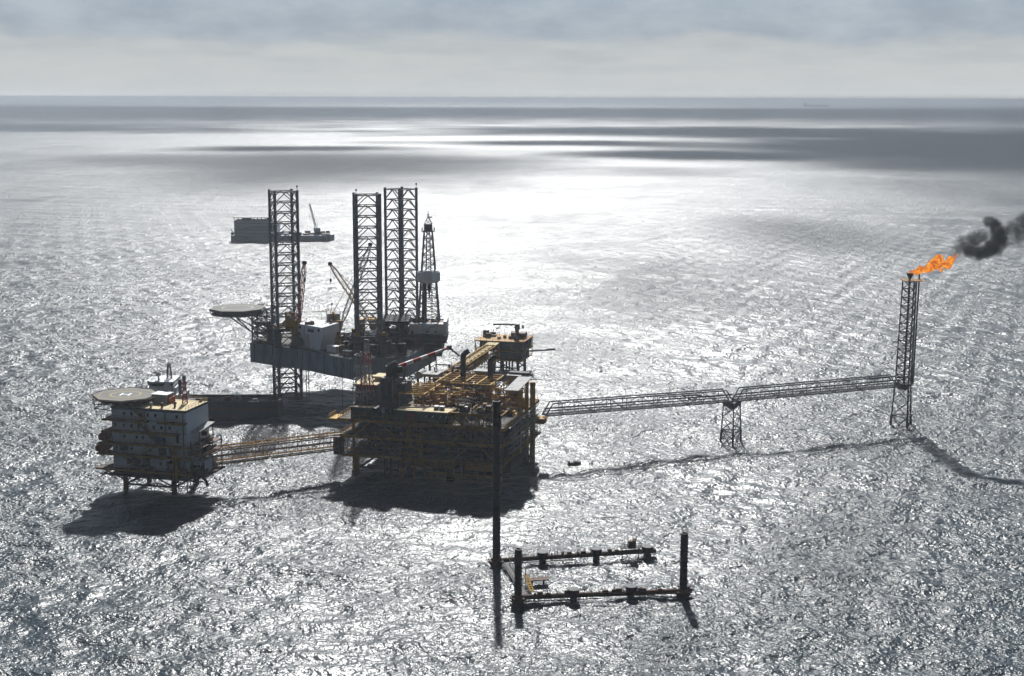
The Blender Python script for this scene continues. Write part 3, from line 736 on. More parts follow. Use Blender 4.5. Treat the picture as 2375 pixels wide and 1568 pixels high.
    # upper yellow frames (open roof grids on posts)
    def grid(u0, u1, v0, v1, z, nu, nv, zb, name='open_roof_frame'):
        m = MB()
        for i in range(nu + 1): u = u0 + (u1 - u0) * i / nu; m.box(u - .17, u + .17, v0, v1, z - .35, z)
        for j in range(nv + 1): v = v0 + (v1 - v0) * j / nv; m.box(u0 - .2, u1 + .2, v - .11, v + .11, z - .3, z + .04)
        o = m.build(name, 'yellow', t)
        for i in range(nu + 1):
            for j in (0, nv // 2, nv):
                m = MB(); m.bar((u0 + (u1 - u0) * i / nu, v0 + (v1 - v0) * j / nv, zb), (u0 + (u1 - u0) * i / nu, v0 + (v1 - v0) * j / nv, z - .3), .15, 5); m.build('frame_post', 'ochre', o)
    grid(12.9, 19.9, 1.0, 16.2, 24.1, 1, 6, 20.5)
    grid(20.6, 36.6, 9.6, 24.2, 26.0, 4, 5, 17.2)
    grid(21.5, 29, 5.2, 9.2, 23.6, 3, 2, 17.2); grid(35.2, 41.8, -3.4, 2.5, 21.9, 2, 2, 17.2)
    # top deck equipment under and behind the frames
    m = MB(); m.box(28.9, 44.0, -4.6, -4.2, 20.0, 20.8); m.box(28.9, 44.0, 1.7, 2.0, 20.2, 20.7)
    for i in range(9): m.box(29.2 + i * 1.8, 29.45 + i * 1.8, -4.2, 1.7, 20.25, 20.65)
    m.build('mezzanine_frame', 'ochre', t)
    m = MB(); m.box(31, 37.4, -3.8, 1.2, 20.66, 20.74); m.build('mezzanine_deck', 'deck', t)
    for k in range(9):
        m = MB(); u = rn.uniform(29, 41); clutter(m, (u, u + 3, -4, 1.4, 20.75, 23.4), 5, .4, 1.7, rn); pipes(m, (u - 1, u + 4, -4.2, 1.6, 20.8, 24.2), 6, .07, .16, rn); m.build('mezzanine_skid', rn.choice(['ochre', 'brown', 'dark', 'black', 'steel']), t)
    for k in range(64):
        m = MB(); u, v = rn.uniform(13, 41), rn.uniform(1.5, 31); zb = 17.22; m.box(u - .1, u + 3.7, v - .1, v + 3.3, zb - .004 * (k % 9), zb + .16 + .003 * k)
        clutter(m, (u, u + 3.6, v, v + 3.2, zb, zb + rn.uniform(2, 6.4)), 6, .4, 1.9, rn)
        pipes(m, (u - 1, u + 4, v - 1, v + 4, zb + 1, zb + rn.uniform(3, 8)), 7, .07, .19, rn)
        m.build('top_deck_skid', rn.choice(['ochre', 'brown', 'dark', 'ochre', 'ochre', 'dark', 'yellow', 'brown']), t)
    for k in range(14):
        m = MB(); u, v = rn.uniform(14, 38), rn.uniform(3, 28); h = rn.uniform(3, 6.5); m.lathe((u, v, 17.22), [(.6, 0), (.65, h * .85), (.5, h * .95), (.15, h)], 10); m.build('vertical_vessel', rn.choice(['dull', 'ochre', 'grey', 'brown']), t, smooth=True)
    for k in range(10):
        m = MB(); u, v, z = rn.uniform(14, 32), rn.uniform(2, 28), rn.uniform(19, 24.6)
        for j in range(4): m.bar((u, v + j * .5, z), (u + rn.uniform(4, 9), v + j * .5, z), .1, 5)
        m.build('pipe_rack', rn.choice(['steel', 'ochre', 'dull', 'brown']), t)
    m = MB(); m.box(12.2, 17.2, 22, 27, 24.6, 25.5); m.bar((11.4, 22, 25), (11.4, 26.5, 25), 1.1, 12); m.build('cooler_box', 'dull', t)
    m = MB(); clutter(m, (14, 26, 24, 32, 22, 28), 26, .4, 1.8, rn); pipes(m, (13, 27, 23, 32, 21, 28), 26, .08, .2, rn); m.build('manifold', 'brown', t)
    for u, v, z in ((27.5, 24, 26.6), (36.6, 27, 25.2)):
        m = MB(); m.box(u, u + 4.4, v, v + 4, z, z + .25); m.box(u + .3, u + 4.1, v + .3, v + 3.8, 17.2, z); m.build('roofed_hut', 'dull', t)
    for u, h in ((20, 27), (23.5, 28.5)):
        m = MB(); m.bar((u, 28, 17.2), (u, 28, h), .11, 4); m.cbox((u, 28, h - .9), (1.5, .4, .25)); m.build('lamp_post', 'dark', t)
    # front right: pale vessels behind the braces
    for u in (34.9, 40.2):
        m = MB(); m.lathe((u, -2.2, 18.1), [(.3, 0), (1.0, .35), (1.35, 1.0), (1.35, 1.7), (1.0, 2.1), (.3, 2.3)], 14); m.build('pale_tank', 'dull', t, smooth=True)
    m = MB()
    for u in (30, 33, 37.6, 43.6): m.bar((u, -4.3, 17.2), (u, -4.3, 20.4), .2, 6)
    for u in (30, 38): m.bar((u, -4.3, 20.2), (u + 3.2, -4.3, 17.4), .13, 5)
    m.build('mezzanine_post', 'ochre', t)
    # right-hand side: tall yellow columns, sloping sun roof, long pipe runs
    for v, z1 in ((10.4, 25.0), (18.6, 25.6), (25.4, 24.2)):
        m = MB(); m.bar((45.0, v, 4.5 if v < 20 else -3), (45.0, v, z1), .55 if v < 20 else .8, 10); m.build('side_column', 'yellow', t)
    m = MB(); m.quadbox([(41.2, 8.4, 24.8), (45.2, 8.4, 24.8), (45.2, 24, 25.8), (41.2, 24, 25.8), (41.2, 8.4, 25.05), (45.2, 8.4, 25.05), (45.2, 24, 26.05), (41.2, 24, 26.05)]); m.build('sun_roof', 'dull', t)
    m = MB(); m.box(38, 44, 24.6, 27, 26.2, 26.9); m.build('roof_duct', 'dark', t)
    m = MB()
    for k in range(6): z = 9.5 + k * 1.45; m.bar((45.6, -3, z), (45.6, 30, z), (.2, .14, .24)[k % 3], 7)
    for v in (2, 8, 14, 20, 26): m.bar((45.7, v, 7), (45.7, v, 18), .1, 4)
    m.build('long_pipe_run', 'steel', t)
    m = MB()
    for v in (0.5, 6, 15, 22): m.bar((45.3, v, 12.4), (45.3, v + 5, 17), .17, 5); m.bar((45.3, v, 7), (45.3, v + 5, 12.2), .17, 5)
    m.build('side_brace', 'ochre', t)
    m = MB(); m.box(45.0, 47.6, 22.4, 25.6, 9.2, 9.5); m.rail([(47.6, 22.4, 9.5), (47.6, 25.6, 9.5)], 1.1, .06, 1.0); m.box(45.2, 48.2, 27, 31, 12.6, 13.0); m.box(45.4, 48.0, 27.4, 30.6, 11.4, 12.6); m.build('side_landing', 'ochre', t)
    m = MB(); m.box(-6.2, -3.2, -4.6, 1, 16.6, 16.9); m.rail([(-6.2, -4.6, 16.9), (-6.2, 1, 16.9)], 1.1, .06, 1.2); m.box(-6.4, -3, -4.8, -4.6, 16.3, 16.95); m.build('left_landing', 'yellow', t)
    m = MB(); m.box(-5, -2.6, -4.4, -2, 6.6, 11.6); m.build('landing_frame', 'brown', t)
    m = MB(); m.box(38.5, 46.4, -3.6, 8.5, 4.6, 6.68); m.box(41, 46.0, 8.6, 17, 5.0, 6.7); m.build('drain_tank', 'black', t)
    return t

build_production()

def build_mast(name, label, cat, base, w, h, bands, tilt=0.0):
    t = thing(name, label, cat, base, PDEG)
    for k in range(bands):
        z0, z1 = h * k / bands, h * (k + 1) / bands
        def rg(z): s_ = w * (1 - .72 * z / h); return [(x + tilt * z, y, z) for x, y in sq((0, 0), s_, 0)]
        m = MB(); lattice(m, m, rg(z0), rg(z1 - .02), 2, .11, .07); m.build('mast_section', 'red' if k % 2 else 'dull', t)
    m = MB(); m.bar((tilt * h, 0, h), (tilt * h, 0, h + 2.2), .06, 4); m.cbox((tilt * h, 0, h - .4), (.9, .9, .5)); m.build('aerial', 'dark', t)
    return t
build_mast('radio_mast', 'slender red and white lattice mast on the left end of the production platform', 'mast', p_world(3.0, 1.8, 20.5), 3.4, 18.0, 5)
o = thing('vent_tower', 'pale open lattice tower beside the red and white mast on the production platform', 'tower', p_world(1.4, 1.4, 20.5), PDEG)
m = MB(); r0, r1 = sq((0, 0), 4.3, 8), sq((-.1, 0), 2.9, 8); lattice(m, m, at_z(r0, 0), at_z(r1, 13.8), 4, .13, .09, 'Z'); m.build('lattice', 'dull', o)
m = MB(); m.bar((0, 0, 0), (0, 0, 14.6), .2, 6); m.build('vent_pipe', 'steel', o)

def build_pedestal_crane():
    b = Vector(p_world(9.0, 8.4, 20.5)); tip = Vector(p_world(21.4, 20.0, 34.1)); jt = Vector(p_world(25.0, 18.6, 32.0))
    az = math.degrees(math.atan2(tip.y - b.y, tip.x - b.x)); t = thing('pedestal_crane', 'crane on the production platform with a red and white banded boom', 'crane', b, az)
    L = math.hypot(tip.x - b.x, tip.y - b.y); a = Vector((1.0, 0, 9.4)); e = Vector((L, 0, tip.z - b.z))
    m = MB(); m.lathe((0, 0, 0), [(.9, 0), (.85, 6.5), (1.3, 7.2), (1.3, 7.7)], 12); m.build('pedestal', 'grey', t)
    m = MB(); m.box(-2.0, 1.2, -1.1, 1.1, 7.75, 10.0); m.box(-2.8, -2.0, -.9, .9, 8.2, 9.8); m.build('machinery_house', 'black', t)
    m = MB(); m.box(.1, 1.4, -1.95, -1.12, 7.9, 9.7); c = m.build('cab', 'black', t)
    m = MB(); m.box(1.38, 1.46, -1.9, -1.2, 8.6, 9.6); m.build('window', 'glass', c)
    for k in range(7):
        m = MB(); p, q = a.lerp(e, k / 7), a.lerp(e, (k + 1) / 7 - .002); w = .52 - .04 * k
        d = (e - a).normalized(); up = Vector((-d.z, 0, d.x))
        m.quadbox([p + Vector((0, -w, 0)) - up * w, q + Vector((0, -w, 0)) - up * w, q + Vector((0, w, 0)) - up * w, p + Vector((0, w, 0)) - up * w,
                   p + Vector((0, -w, 0)) + up * w, q + Vector((0, -w, 0)) + up * w, q + Vector((0, w, 0)) + up * w, p + Vector((0, w, 0)) + up * w])
        m.build('boom_section', 'red' if k % 2 == 0 else 'white', t)
    m = MB(); m.cbox((e.x, 0, e.z - .6), (1.3, 1.0, 1.2)); m.bar((.9, 0, 8), a.lerp(e, .35), .22, 6); m.build('boom_head', 'dull', t)
    inv = root_matrix(t).inverted(); j = inv @ jt
    m = MB(); m.bar(e, j, .3, 6); m.build('folded_jib', 'black', t)
    m = MB(); m.bar((e.x, 0, e.z - .5), (e.x, 0, e.z - 5), .05, 4); m.cbox((e.x, 0, e.z - 6), (.6, .5, 1.0)); m.build('hook_block', 'dark', t)
build_pedestal_crane()
for u, lab in ((26.0, 'white box nearest the green wall end on the sand coloured switch-room roof'), (24.4, 'left-hand white box of the pair on the sand coloured switch-room roof')):
    o = thing('storage_box', lab, 'box', p_world(u, -1.2, 20.5), PDEG)
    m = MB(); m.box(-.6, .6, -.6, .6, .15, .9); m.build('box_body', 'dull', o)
    m = MB(); m.box(-.66, .66, -.66, .66, .9, 1.05); m.build('lid', 'white', o)
    m = MB(); m.box(-.6, .6, -.5, -.3, 0, .15); m.box(-.6, .6, .3, .5, 0, .15); m.build('skid', 'dark', o)

# ------------------------------------------------------------------ accommodation platform
AX, AY, ADEG = -104.0, 367.0, -15.0
def a_world(u, v, z=0.0):
    c, s = math.cos(R(ADEG)), math.sin(R(ADEG)); return (AX + u * c - v * s, AY + u * s + v * c, z)

def build_accommodation():
    t = thing('accommodation_platform', 'white accommodation platform with a helideck on its roof', 'living quarters', (AX, AY, 0), ADEG)
    rn = random.Random(5)
    for u, v in ((0, 0), (14.4, 0), (0, 12.5), (14.4, 12.5)):
        m = MB(); m.bar((u, v, -3), (u, v, 6.0), .72, 12); m.build('leg', 'brown', t)
    m = MB()
    for a, b in (((0, 0), (14.4, 0)), ((14.4, 0), (14.4, 12.5)), ((14.4, 12.5), (0, 12.5)), ((0, 12.5), (0, 0))):
        m.bar((*a, 2.4), (*b, 2.4), .28, 6)
        mid = ((a[0] + b[0]) / 2, (a[1] + b[1]) / 2); m.bar((*mid, 5.6), (*a, 2.4), .22, 6); m.bar((*mid, 5.6), (*b, 2.4), .22, 6)
    m.bar((18, 6, 5.5), (20, 7.5, 2.6), .45, 8); m.bar((19.9, 7.4, 2.7), (20.3, 7.6, 1.2), .45, 8)
    for u in (12, 13, 15.6, 16.6, 17.4): m.bar((u, 5, -2), (u, 5, 6), .14, 5)
    m.build('leg_brace', 'dark', t)
    m = MB(); m.box(-2.6, 21, -4.2, 10.6, 5.6, 6.0); m.box(-1.5, 20, -3, 9.6, 6.0, 7.6); m.build('cellar_deck', 'black', t)
    m = MB()
    for u in (-4.5, 3, 9, 15, 22.5): m.bar((u, -4.2, 5.8), (u, 10.5, 5.8), .25, 5)
    m.bar((-5.5, -3, 7.2), (0, -1, 4.0), .2, 5); m.bar((-5.5, 4, 7.2), (0, 3, 4.0), .2, 5); m.bar((25, 3, 6.6), (19, 2, 4.6), .2, 5); m.bar((25, 7, 6.6), (19, 6, 4.6), .2, 5)
    m.bar((-5.5, -3.6, 5.9), (25, -3.6, 5.7), .25, 5)
    m.build('cellar_truss', 'brown', t)
    # block
    B0, B1, V0, V1 = -1.6, 20.2, -3.0, 9.6
    m = MB(); m.box(B0, B1, V0, V1, 7.6, 24.0); w = m.build('wall', 'white', t)
    fl = [11.7, 14.8, 18.0, 21.1]
    rows = [(21.9, 23.2, [2.2, 4.4, 7.0, 9.2, 11.4, 17.6]), (18.7, 20.0, [-.6, 2.0, 4.2, 6.4, 8.6, 10.8, 13.0, 15.4]), (15.6, 17.0, [2.0, 5.6, 7.4, 11.2, 12.2]), (12.4, 13.8, [-.4, 4.0, 9.4]), (8.6, 10.4, [12.4, 14.6])]
    for z0, z1, us in rows:
        for u in us:
            zz = (z0 + z1) / 2
            m = MB(); m.box(u - .33, u + .33, V0 - .07, V0 + .02, zz - .33, zz + .33); wn = m.build('window', 'glass', w)
            m = MB(); m.box(u - .42, u + .42, V0 - .045, V0 + .02, zz - .44, zz - .35); m.box(u - .42, u + .42, V0 - .045, V0 + .02, zz + .35, zz + .44); m.build('frame', 'grey', wn)
    for z in (19.5, 22.6):
        for v in ():
            pass
    m = MB()
    for i in range(26): v = V0 + .25 + i * .48; m.box(B1, B1 + .06, v, v + .2, 15.2, 23.8)
    m.build('cladding_rib', 'white', w)
    m = MB()
    for z in (23.2, 20.6, 17.6): m.box(B0, B1, V0 - .05, V0, z + .35, z + .45)
    for u in (4.4, 14.2, 8.2): m.box(u - .06, u + .06, V0 - .06, V0, 18.2, 23.6)
    m.bar((19.4, V0 - .15, 8), (19.4, V0 - .15, 24.4), .11, 5); m.bar((14.1, V0 - .12, 18), (14.1, V0 - .12, 23.7), .1, 5)
    m.build('drainpipe', 'grey', w)
    m = MB()
    for u, z, a, b in ((0.6, 12.5, 2.4, 1.3), (4, 8.4, 2.2, 2.2), (7.2, 8.2, 2.0, 2.6), (12.0, 11.9, 2.2, 2.3), (16.4, 8.2, 1.6, 2.8), (15, 12, 1.8, 2.4), (17.2, 15.4, .8, 2.0)): m.box(u, u + a, V0 - .09, V0, z, z + b)
    m.build('louvre_door', 'dark', w)
    # galleries
    for k, (z, u0, u1) in enumerate(((21.1, -3.6, 9.6), (21.1, 12.6, 20.6), (18.0, -3.6, 18.4), (14.8, -4.4, 21.4), (11.7, -5.6, 21.6), (7.6, -6.0, 22.0))):
        m = MB(); m.box(u0, u1, V0 - 1.7, V0, z - .32, z); g = m.build('gallery', 'brown', t)
        if u0 < -2: 
            m = MB(); m.box(u0, B0, V0, 5, z - .3, z - .02); m.build('side_platform', 'dark', g)
        m = MB(); m.rail([(u0, V0 - 1.65, z), (u1, V0 - 1.65, z)], 1.1, .05, 1.5); m.box(u0, u1, V0 - 1.78, V0 - 1.7, z - .38, z + .1); m.build('guard_rail', 'ochre', g)
    st = [(5.6, 24, 9.0, 21.1), (5.4, 21.1, 10.0, 18.0), (9.0, 18.0, 12.8, 14.8), (12.0, 14.8, 7.0, 11.7), (1.0, 11.7, 5.5, 8.6)]
    for a, za, b, zb in st:
        m = MB()
        for dv in (-.3, -1.2): m.bar((a, V0 - dv * -1, za), (b, V0 - dv * -1, zb), .13, 4); m.bar((a, V0 + dv, za + 1), (b, V0 + dv, zb + 1), .05, 4)
        for q in range(10): f = q / 10; m.box(a + (b - a) * f - .15, a + (b - a) * f + .15, V0 - 1.2, V0 - .3, za + (zb - za) * f, za + (zb - za) * f + .06)
        m.build('stair', 'ochre', t)
    # lower process gear along the front and right
    for k in range(16):
        m = MB(); u = rn.uniform(-1, 19); clutter(m, (u, u + 2.4, V0 - 1.4, V0 - .2, rn.choice([7.62, 7.62, 11.72]), 11), 4, .3, 1.3, rn); m.build('gallery_equipment', rn.choice(['dark', 'black', 'brown', 'grey', 'dull']), t)
    m = MB(); m.box(18.6, 19.1, V0 - 1.5, V0 - 1.0, 8, 9.6); m.bar((18, V0 - 1.9, 5.8), (18, V0 - 1.9, 14.8), .45, 8); m.bar((17.0, V0 - 1.9, 5.6), (17.0, V0 - 1.9, 14.4), .2, 6); m.build('yellow_column', 'ochre', t)
    # right-hand landings
    m = MB(); m.box(20.3, 25.8, -2.6, 8.4, 12.0, 12.3); m.box(20.3, 24.6, -2.6, 8.4, 14.5, 14.7); m.box(20.3, 25.4, -2.6, 8.4, 6.6, 7.0)
    for u in (21, 24.5):
        for v in (-2.4, 3, 8.2): m.bar((u, v, 6.6), (u, v, 15.6), .18, 5)
    m.rail([(20.4, -2.6, 12.3), (25.8, -2.6, 12.3), (25.8, 8.4, 12.3)], 1.1, .06); m.rail([(20.4, -2.6, 14.7), (24.6, -2.6, 14.7)], 1.1, .06)
    m.build('side_landing', 'brown', t)
    for z0, mt in ((12.3, 'dark'), (12.3, 'ochre'), (7.0, 'dark'), (7.0, 'brown'), (14.7, 'brown')):
        m = MB(); clutter(m, (20.5, 25, -2.5, 0 if z0 == 7.0 else 7, z0, z0 + 2.6), 9, .3, 1.5, rn); m.build('landing_equipment', mt, t)
    m = MB(); m.box(20.4, 23.4, -.5, 7.6, 7.02, 10.2); sm = m.build('side_module', 'white', t)
    m = MB(); m.box(22.0, 22.4, -.58, -.48, 8.4, 9.2); m.build('window', 'glass', sm)
    m = MB(); m.quadbox([(20.3, -.6, 18.1), (22.8, -.6, 18.1), (22.8, 8.2, 18.9), (20.3, 8.2, 18.9), (20.3, -.6, 18.3), (22.8, -.6, 18.3), (22.8, 8.2, 19.1), (20.3, 8.2, 19.1)]); cn = m.build('canopy', 'dull', t)
    for v in (0, 7.6):
        m = MB(); m.bar((22.4, v, 14.6), (22.4, v, 18.3 + v * .08), .12, 5); m.build('canopy_post', 'dark', cn)
    # roof
    m = MB(); m.box(B0 - .1, B1 + .1, V0 - .1, V1 + .1, 24.0, 24.25); rf = m.build('roof', 'sand', t)
    m = MB(); m.rail([(B1, V0, 24.25), (B1, V1, 24.25), (B0, V1, 24.25)], 1.1, .05, 1.6); m.build('guard_rail', 'ochre', rf)
    m = MB(); m.box(B0 - .12, B1 + .12, V0 - .2, V0 - .1, 23.75, 24.35); m.box(B1 + .1, B1 + .2, V0 - .1, V1 + .1, 23.75, 24.35); m.build('fascia', 'grey', rf)
    m = MB(); m.box(6.8, 11.2, 3.6, 7.2, 24.25, 26.6); ht = m.build('roof_hut', 'dull', t)
    m = MB(); m.box(6.6, 11.4, 3.4, 7.4, 26.6, 26.75); m.build('hut_roof', 'white', ht)
    m = MB(); m.box(11.2, 11.9, 3.8, 7.0, 24.25, 25.8); m.build('hut_door', 'orange', ht)
    m = MB(); m.lathe((8.6, 12.0 - 2.6, 24.25), [(.25, 0), (.25, 2.2)], 8); m.lathe((8.6, 9.3, 27.4), [(.1, 0), (.9, .25), (1.35, .7)], 16, (-.2, -.8, .5)); m.build('satellite_dish', 'dull', t, smooth=False)
    for u, v in ((9.4, -1.6), (12.4, -1.2), (15.2, .6)):
        m = MB(); m.lathe((u, v, 24.25), [(.3, 0), (.3, .8), (.5, .9), (.5, 1.3), (.2, 1.5)], 10); m.build('roof_vent', 'dull' if u < 10 else 'brown', t)
    m = MB(); lattice(m, m, at_z(sq((15.6, 5.4), 1.3, 20), 24.2), at_z(sq((15.6, 5.4), .7, 20), 30.4), 7, .08, .05); am = m.build('aerial_mast', 'red', t, 'slender red and white lattice aerial mast')
    m = MB(); m.bar((15.6, 5.4, 30), (15.6, 5.4, 32), .06, 4); m.build('aerial_tip', 'dark', am)
    for z in (26, 28): m = MB(); m.cbox((15.6, 5.4, z), (.9, .9, 1.0), 20); m.build('white_band', 'dull', am)
    m = MB(); m.cbox((18.6, 8.6, 24.2), (.7, .7, .9)); m.build('roof_box', 'dark', t)
    for u, v, z1 in ((13.0, 3.4, 29), (19.5, 9, 26), (17, V0 + .3, 27.5)): m = MB(); m.bar((u, v, 24.2), (u, v, z1), .055, 4); m.build('whip_aerial', 'dark', t)
    # helideck, hanging over the left end of the roof
    cx, cy, z, rad = -.6, 2.9, 26.35, 8.6
    octa = [(cx + rad * math.cos(R(22.5 + 45 * i)), cy + rad * math.sin(R(22.5 + 45 * i))) for i in range(8)]
    m = MB(); m.prism(octa, z - .35, z); hd = m.build('helideck', 'helideck', t)
    m = MB(); ringmark(m, cx, cy, z + .005, 3.75, 4.15); ringmark(m, cx, cy, z + .005, 7.4, 7.6, 8); m.build('landing_circle', 'heliyellow', hd)
    m = MB()
    ha = R(12)
    def hb(x0, x1, y0, y1):
        p = [(cx + x * math.cos(ha) - y * math.sin(ha), cy + x * math.sin(ha) + y * math.cos(ha)) for x, y in ((x0, y0), (x1, y0), (x1, y1), (x0, y1))]
        m.prism(p, z + .002, z + .008)
    hb(-1.35, -.85, -1.5, 1.5); hb(.85, 1.35, -1.5, 1.5); hb(-.85, .85, -.25, .25); m.build('letter_h', 'white', hd)
    m = MB(); big = [(cx + (x - cx) * 1.13, cy + (y - cy) * 1.13) for x, y in octa]
    for i in range(8):
        k = (i + 1) % 8; m.bar((*big[i], z - .1), (*big[k], z - .1), .09, 4); m.bar((*octa[i], z - .25), (*big[i], z - .1), .07, 4)
        a, b = Vector((*octa[i], z - .25)), Vector((*octa[k], z - .25)); c, d = Vector((*big[i], z - .1)), Vector((*big[k], z - .1))
        for q in range(1, 6): m.bar(a.lerp(b, q / 6), c.lerp(d, q / 6), .05, 4)
    m.build('safety_net', 'brown', hd)
    m = MB(); lo = [(cx + (x - cx) * .8, cy + (y - cy) * .8) for x, y in octa]
    for i in range(8):
        k = (i + 1) % 8; m.bar((*lo[i], 24.7), (*lo[k], 24.7), .13, 4); m.bar((*octa[i], z - .4), (*lo[i], 24.7), .11, 4); m.bar((*lo[i], 24.7), (*octa[k], z - .4), .09, 4)
    for yy in (-6, -3, 0, 3, 6): m.bar((cx - 6.4, cy + yy, z - .6), (cx + 6.4, cy + yy, z - .6), .2, 4); m.bar((cx - 6.4, cy + yy, 24.6), (cx + 6.4, cy + yy, 24.6), .14, 4)
    m.bar((cx - 7.2, cy - 4, 24.4), (cx - 7.2, cy - 4, 26), .12, 4); m.bar((cx - 7.2, cy - 4, 22.9), (cx - 7.2, cy - 4, 26), .12, 4); m.bar((cx - 7.2, cy - 4, 22.9), (-1.4, -2.5, 22.9), .13, 4); m.bar((cx - 7.2, cy - 4, 22.9), (-3.4, -3, 25.6), .1, 4)
    m.bar((cx - 7.2, cy + 3, 22.9), (-1.4, 3, 22.9), .13, 4); m.bar((cx - 7.2, cy + 3, 22.9), (-3.4, 3, 25.6), .1, 4); m.bar((cx - 7.2, cy - 4, 22.9), (cx - 7.2, cy + 3, 22.9), .1, 4)
    m.build('support_truss', 'brown', hd)
    m = MB(); m.prism(lo, 24.9, 25.5); m.build('under_deck', 'dark', hd)
build_accommodation()

def lifeboat(label, loc, deg):
    t = thing('lifeboat', label, 'lifeboat', loc, deg, 'lifeboats on the accommodation platform')
    m = MB(); secs = []
    for q in range(13):
        f = q / 12; x = -3 + 6 * f; w = 1.15 * (1 - abs(2 * f - 1) ** 2.6) ** .5 + .02; secs.append((x, w))
    b = len(m.v); n = 10
    for x, w in secs:
        for k in range(n): a = 2 * math.pi * k / n; m.v.append((x, w * math.cos(a), 1.15 + (w * .95 + .12) * math.sin(a)))
    for j in range(12):
        m.f += [(b + j*n + k, b + j*n + (k+1) % n, b + (j+1)*n + (k+1) % n, b + (j+1)*n + k) for k in range(n)]
    m.f += [tuple(range(b + n - 1, b - 1, -1)), tuple(range(b + 12 * n, b + 13 * n))]
    m.build('hull', 'orange', t, smooth=True)
    m = MB(); m.box(-1.6, -.3, -.5, .5, 2.1, 2.75); m.build('helm_hood', 'dull', t)
    m = MB(); m.bar((-2.8, 0, 1.15), (-2.8, 0, 2.0), .07, 4); m.bar((2.8, 0, 1.15), (2.8, 0, 2.0), .07, 4); m.box(-2.6, 2.6, -1.28, -1.15, 1.05, 1.2); m.build('fender', 'dark', t)
    return t
lifeboat('orange lifeboat hanging on the left side of the white block, on the gallery above', a_world(-3.7, -2.2, 14.9), ADEG + 75)
lifeboat('orange lifeboat on the lower left gallery of the white block', a_world(-4.6, -2.4, 11.8), ADEG + 75)
o = thing('water_tank', 'blue tank box on the middle gallery of the white block', 'tank', a_world(13.2, -4.0, 14.85), ADEG)
m = MB(); m.box(-1.3, 1.3, -.55, .55, .15, 2.0); m.build('tank_body', 'blue', o)
m = MB(); m.box(-1.2, -.9, -.5, .5, 0, .15); m.box(.9, 1.2, -.5, .5, 0, .15); m.build('foot', 'dark', o)
m = MB(); m.cbox((.5, 0, 2.0), (.6, .5, .3)); m.build('hatch', 'dull', o)

# ------------------------------------------------------------------ bridges
def truss_bridge(name, label, a, b, w, h, nb, mat, rc, rb, pip=(), group=None, deckmat='deck', closed=False, slope_ends=False, zdeck=.1):
    a, b = Vector(a), Vector(b); d = b - a; L = math.hypot(d.x, d.y); az = math.degrees(math.atan2(d.y, d.x))
    t = thing(name, label, 'bridge', a, az, group); dz_ = b.z - a.z
    def P(s_, y, z): return Vector((s_, y, dz_ * s_ / L + z))
    s0, s1 = (L / nb * .45, L - L / nb * .45) if slope_ends else (0, L)
    for y, z in ((-w/2, 0), (w/2, 0)):
        m = MB(); m.bar(P(0, y, z), P(L, y, z), rc, 6); m.build('bottom_chord', mat, t)
    for y, z in ((-w/2, h), (w/2, h)):
        m = MB(); m.bar(P(s0, y, z), P(s1, y, z), rc, 6)
        if slope_ends: m.bar(P(0, y, 0), P(s0, y, z), rc, 6); m.bar(P(L, y, 0), P(s1, y, z), rc, 6)
        m.build('top_chord', mat, t)
    m = MB()
    for i in range(nb + 1):
        s_ = L * i / nb
        if slope_ends and i in (0, nb): 
            m.bar(P(s_, -w/2, 0), P(s_, w/2, 0), rb, 4); continue
        for y in (-w/2, w/2): m.bar(P(s_, y, 0), P(s_, y, h), rb, 4)
        m.bar(P(s_, -w/2, 0), P(s_, w/2, 0), rb, 4); m.bar(P(s_, -w/2, h), P(s_, w/2, h), rb, 4)
    for i in range(nb):
        sa, sb = L * i / nb, L * (i + 1) / nb
        if slope_ends and i in (0, nb - 1): continue
        for y in (-w/2, w/2):
            if i % 2: m.bar(P(sa, y, 0), P(sb, y, h), rb, 4)
            else: m.bar(P(sb, y, 0), P(sa, y, h), rb, 4)
        if w > 2.8: m.bar(P(sa, -w/2, h), P(sb, w/2, h), rb * .8, 4)
    m.build('web_bracing', mat, t)
    m = MB(); q0, q1 = P(0, 0, zdeck), P(L, 0, zdeck); ww = w * (.24 if w > 2.8 else .16)
    m.quadbox([(0, -ww, q0.z - .06), (L, -ww, q1.z - .06), (L, ww, q1.z - .06), (0, ww, q0.z - .06), (0, -ww, q0.z), (L, -ww, q1.z), (L, ww, q1.z), (0, ww, q0.z)]); m.build('walkway', deckmat, t)
    m = MB(); m.rail([P(0, -ww, zdeck), P(L, -ww, zdeck)], 1.1, .045, 2.5); m.rail([P(0, ww, zdeck), P(L, ww, zdeck)], 1.1, .045, 2.5); m.build('handrail', mat, t)
    for y, z, r, mt, f0, f1 in pip:
        m = MB(); pts = [P(L * f0, y, z), P(L * f1, y, z)]; m.path(pts, r, 7); m.build('pipeline', mt, t)
    return t, P, L

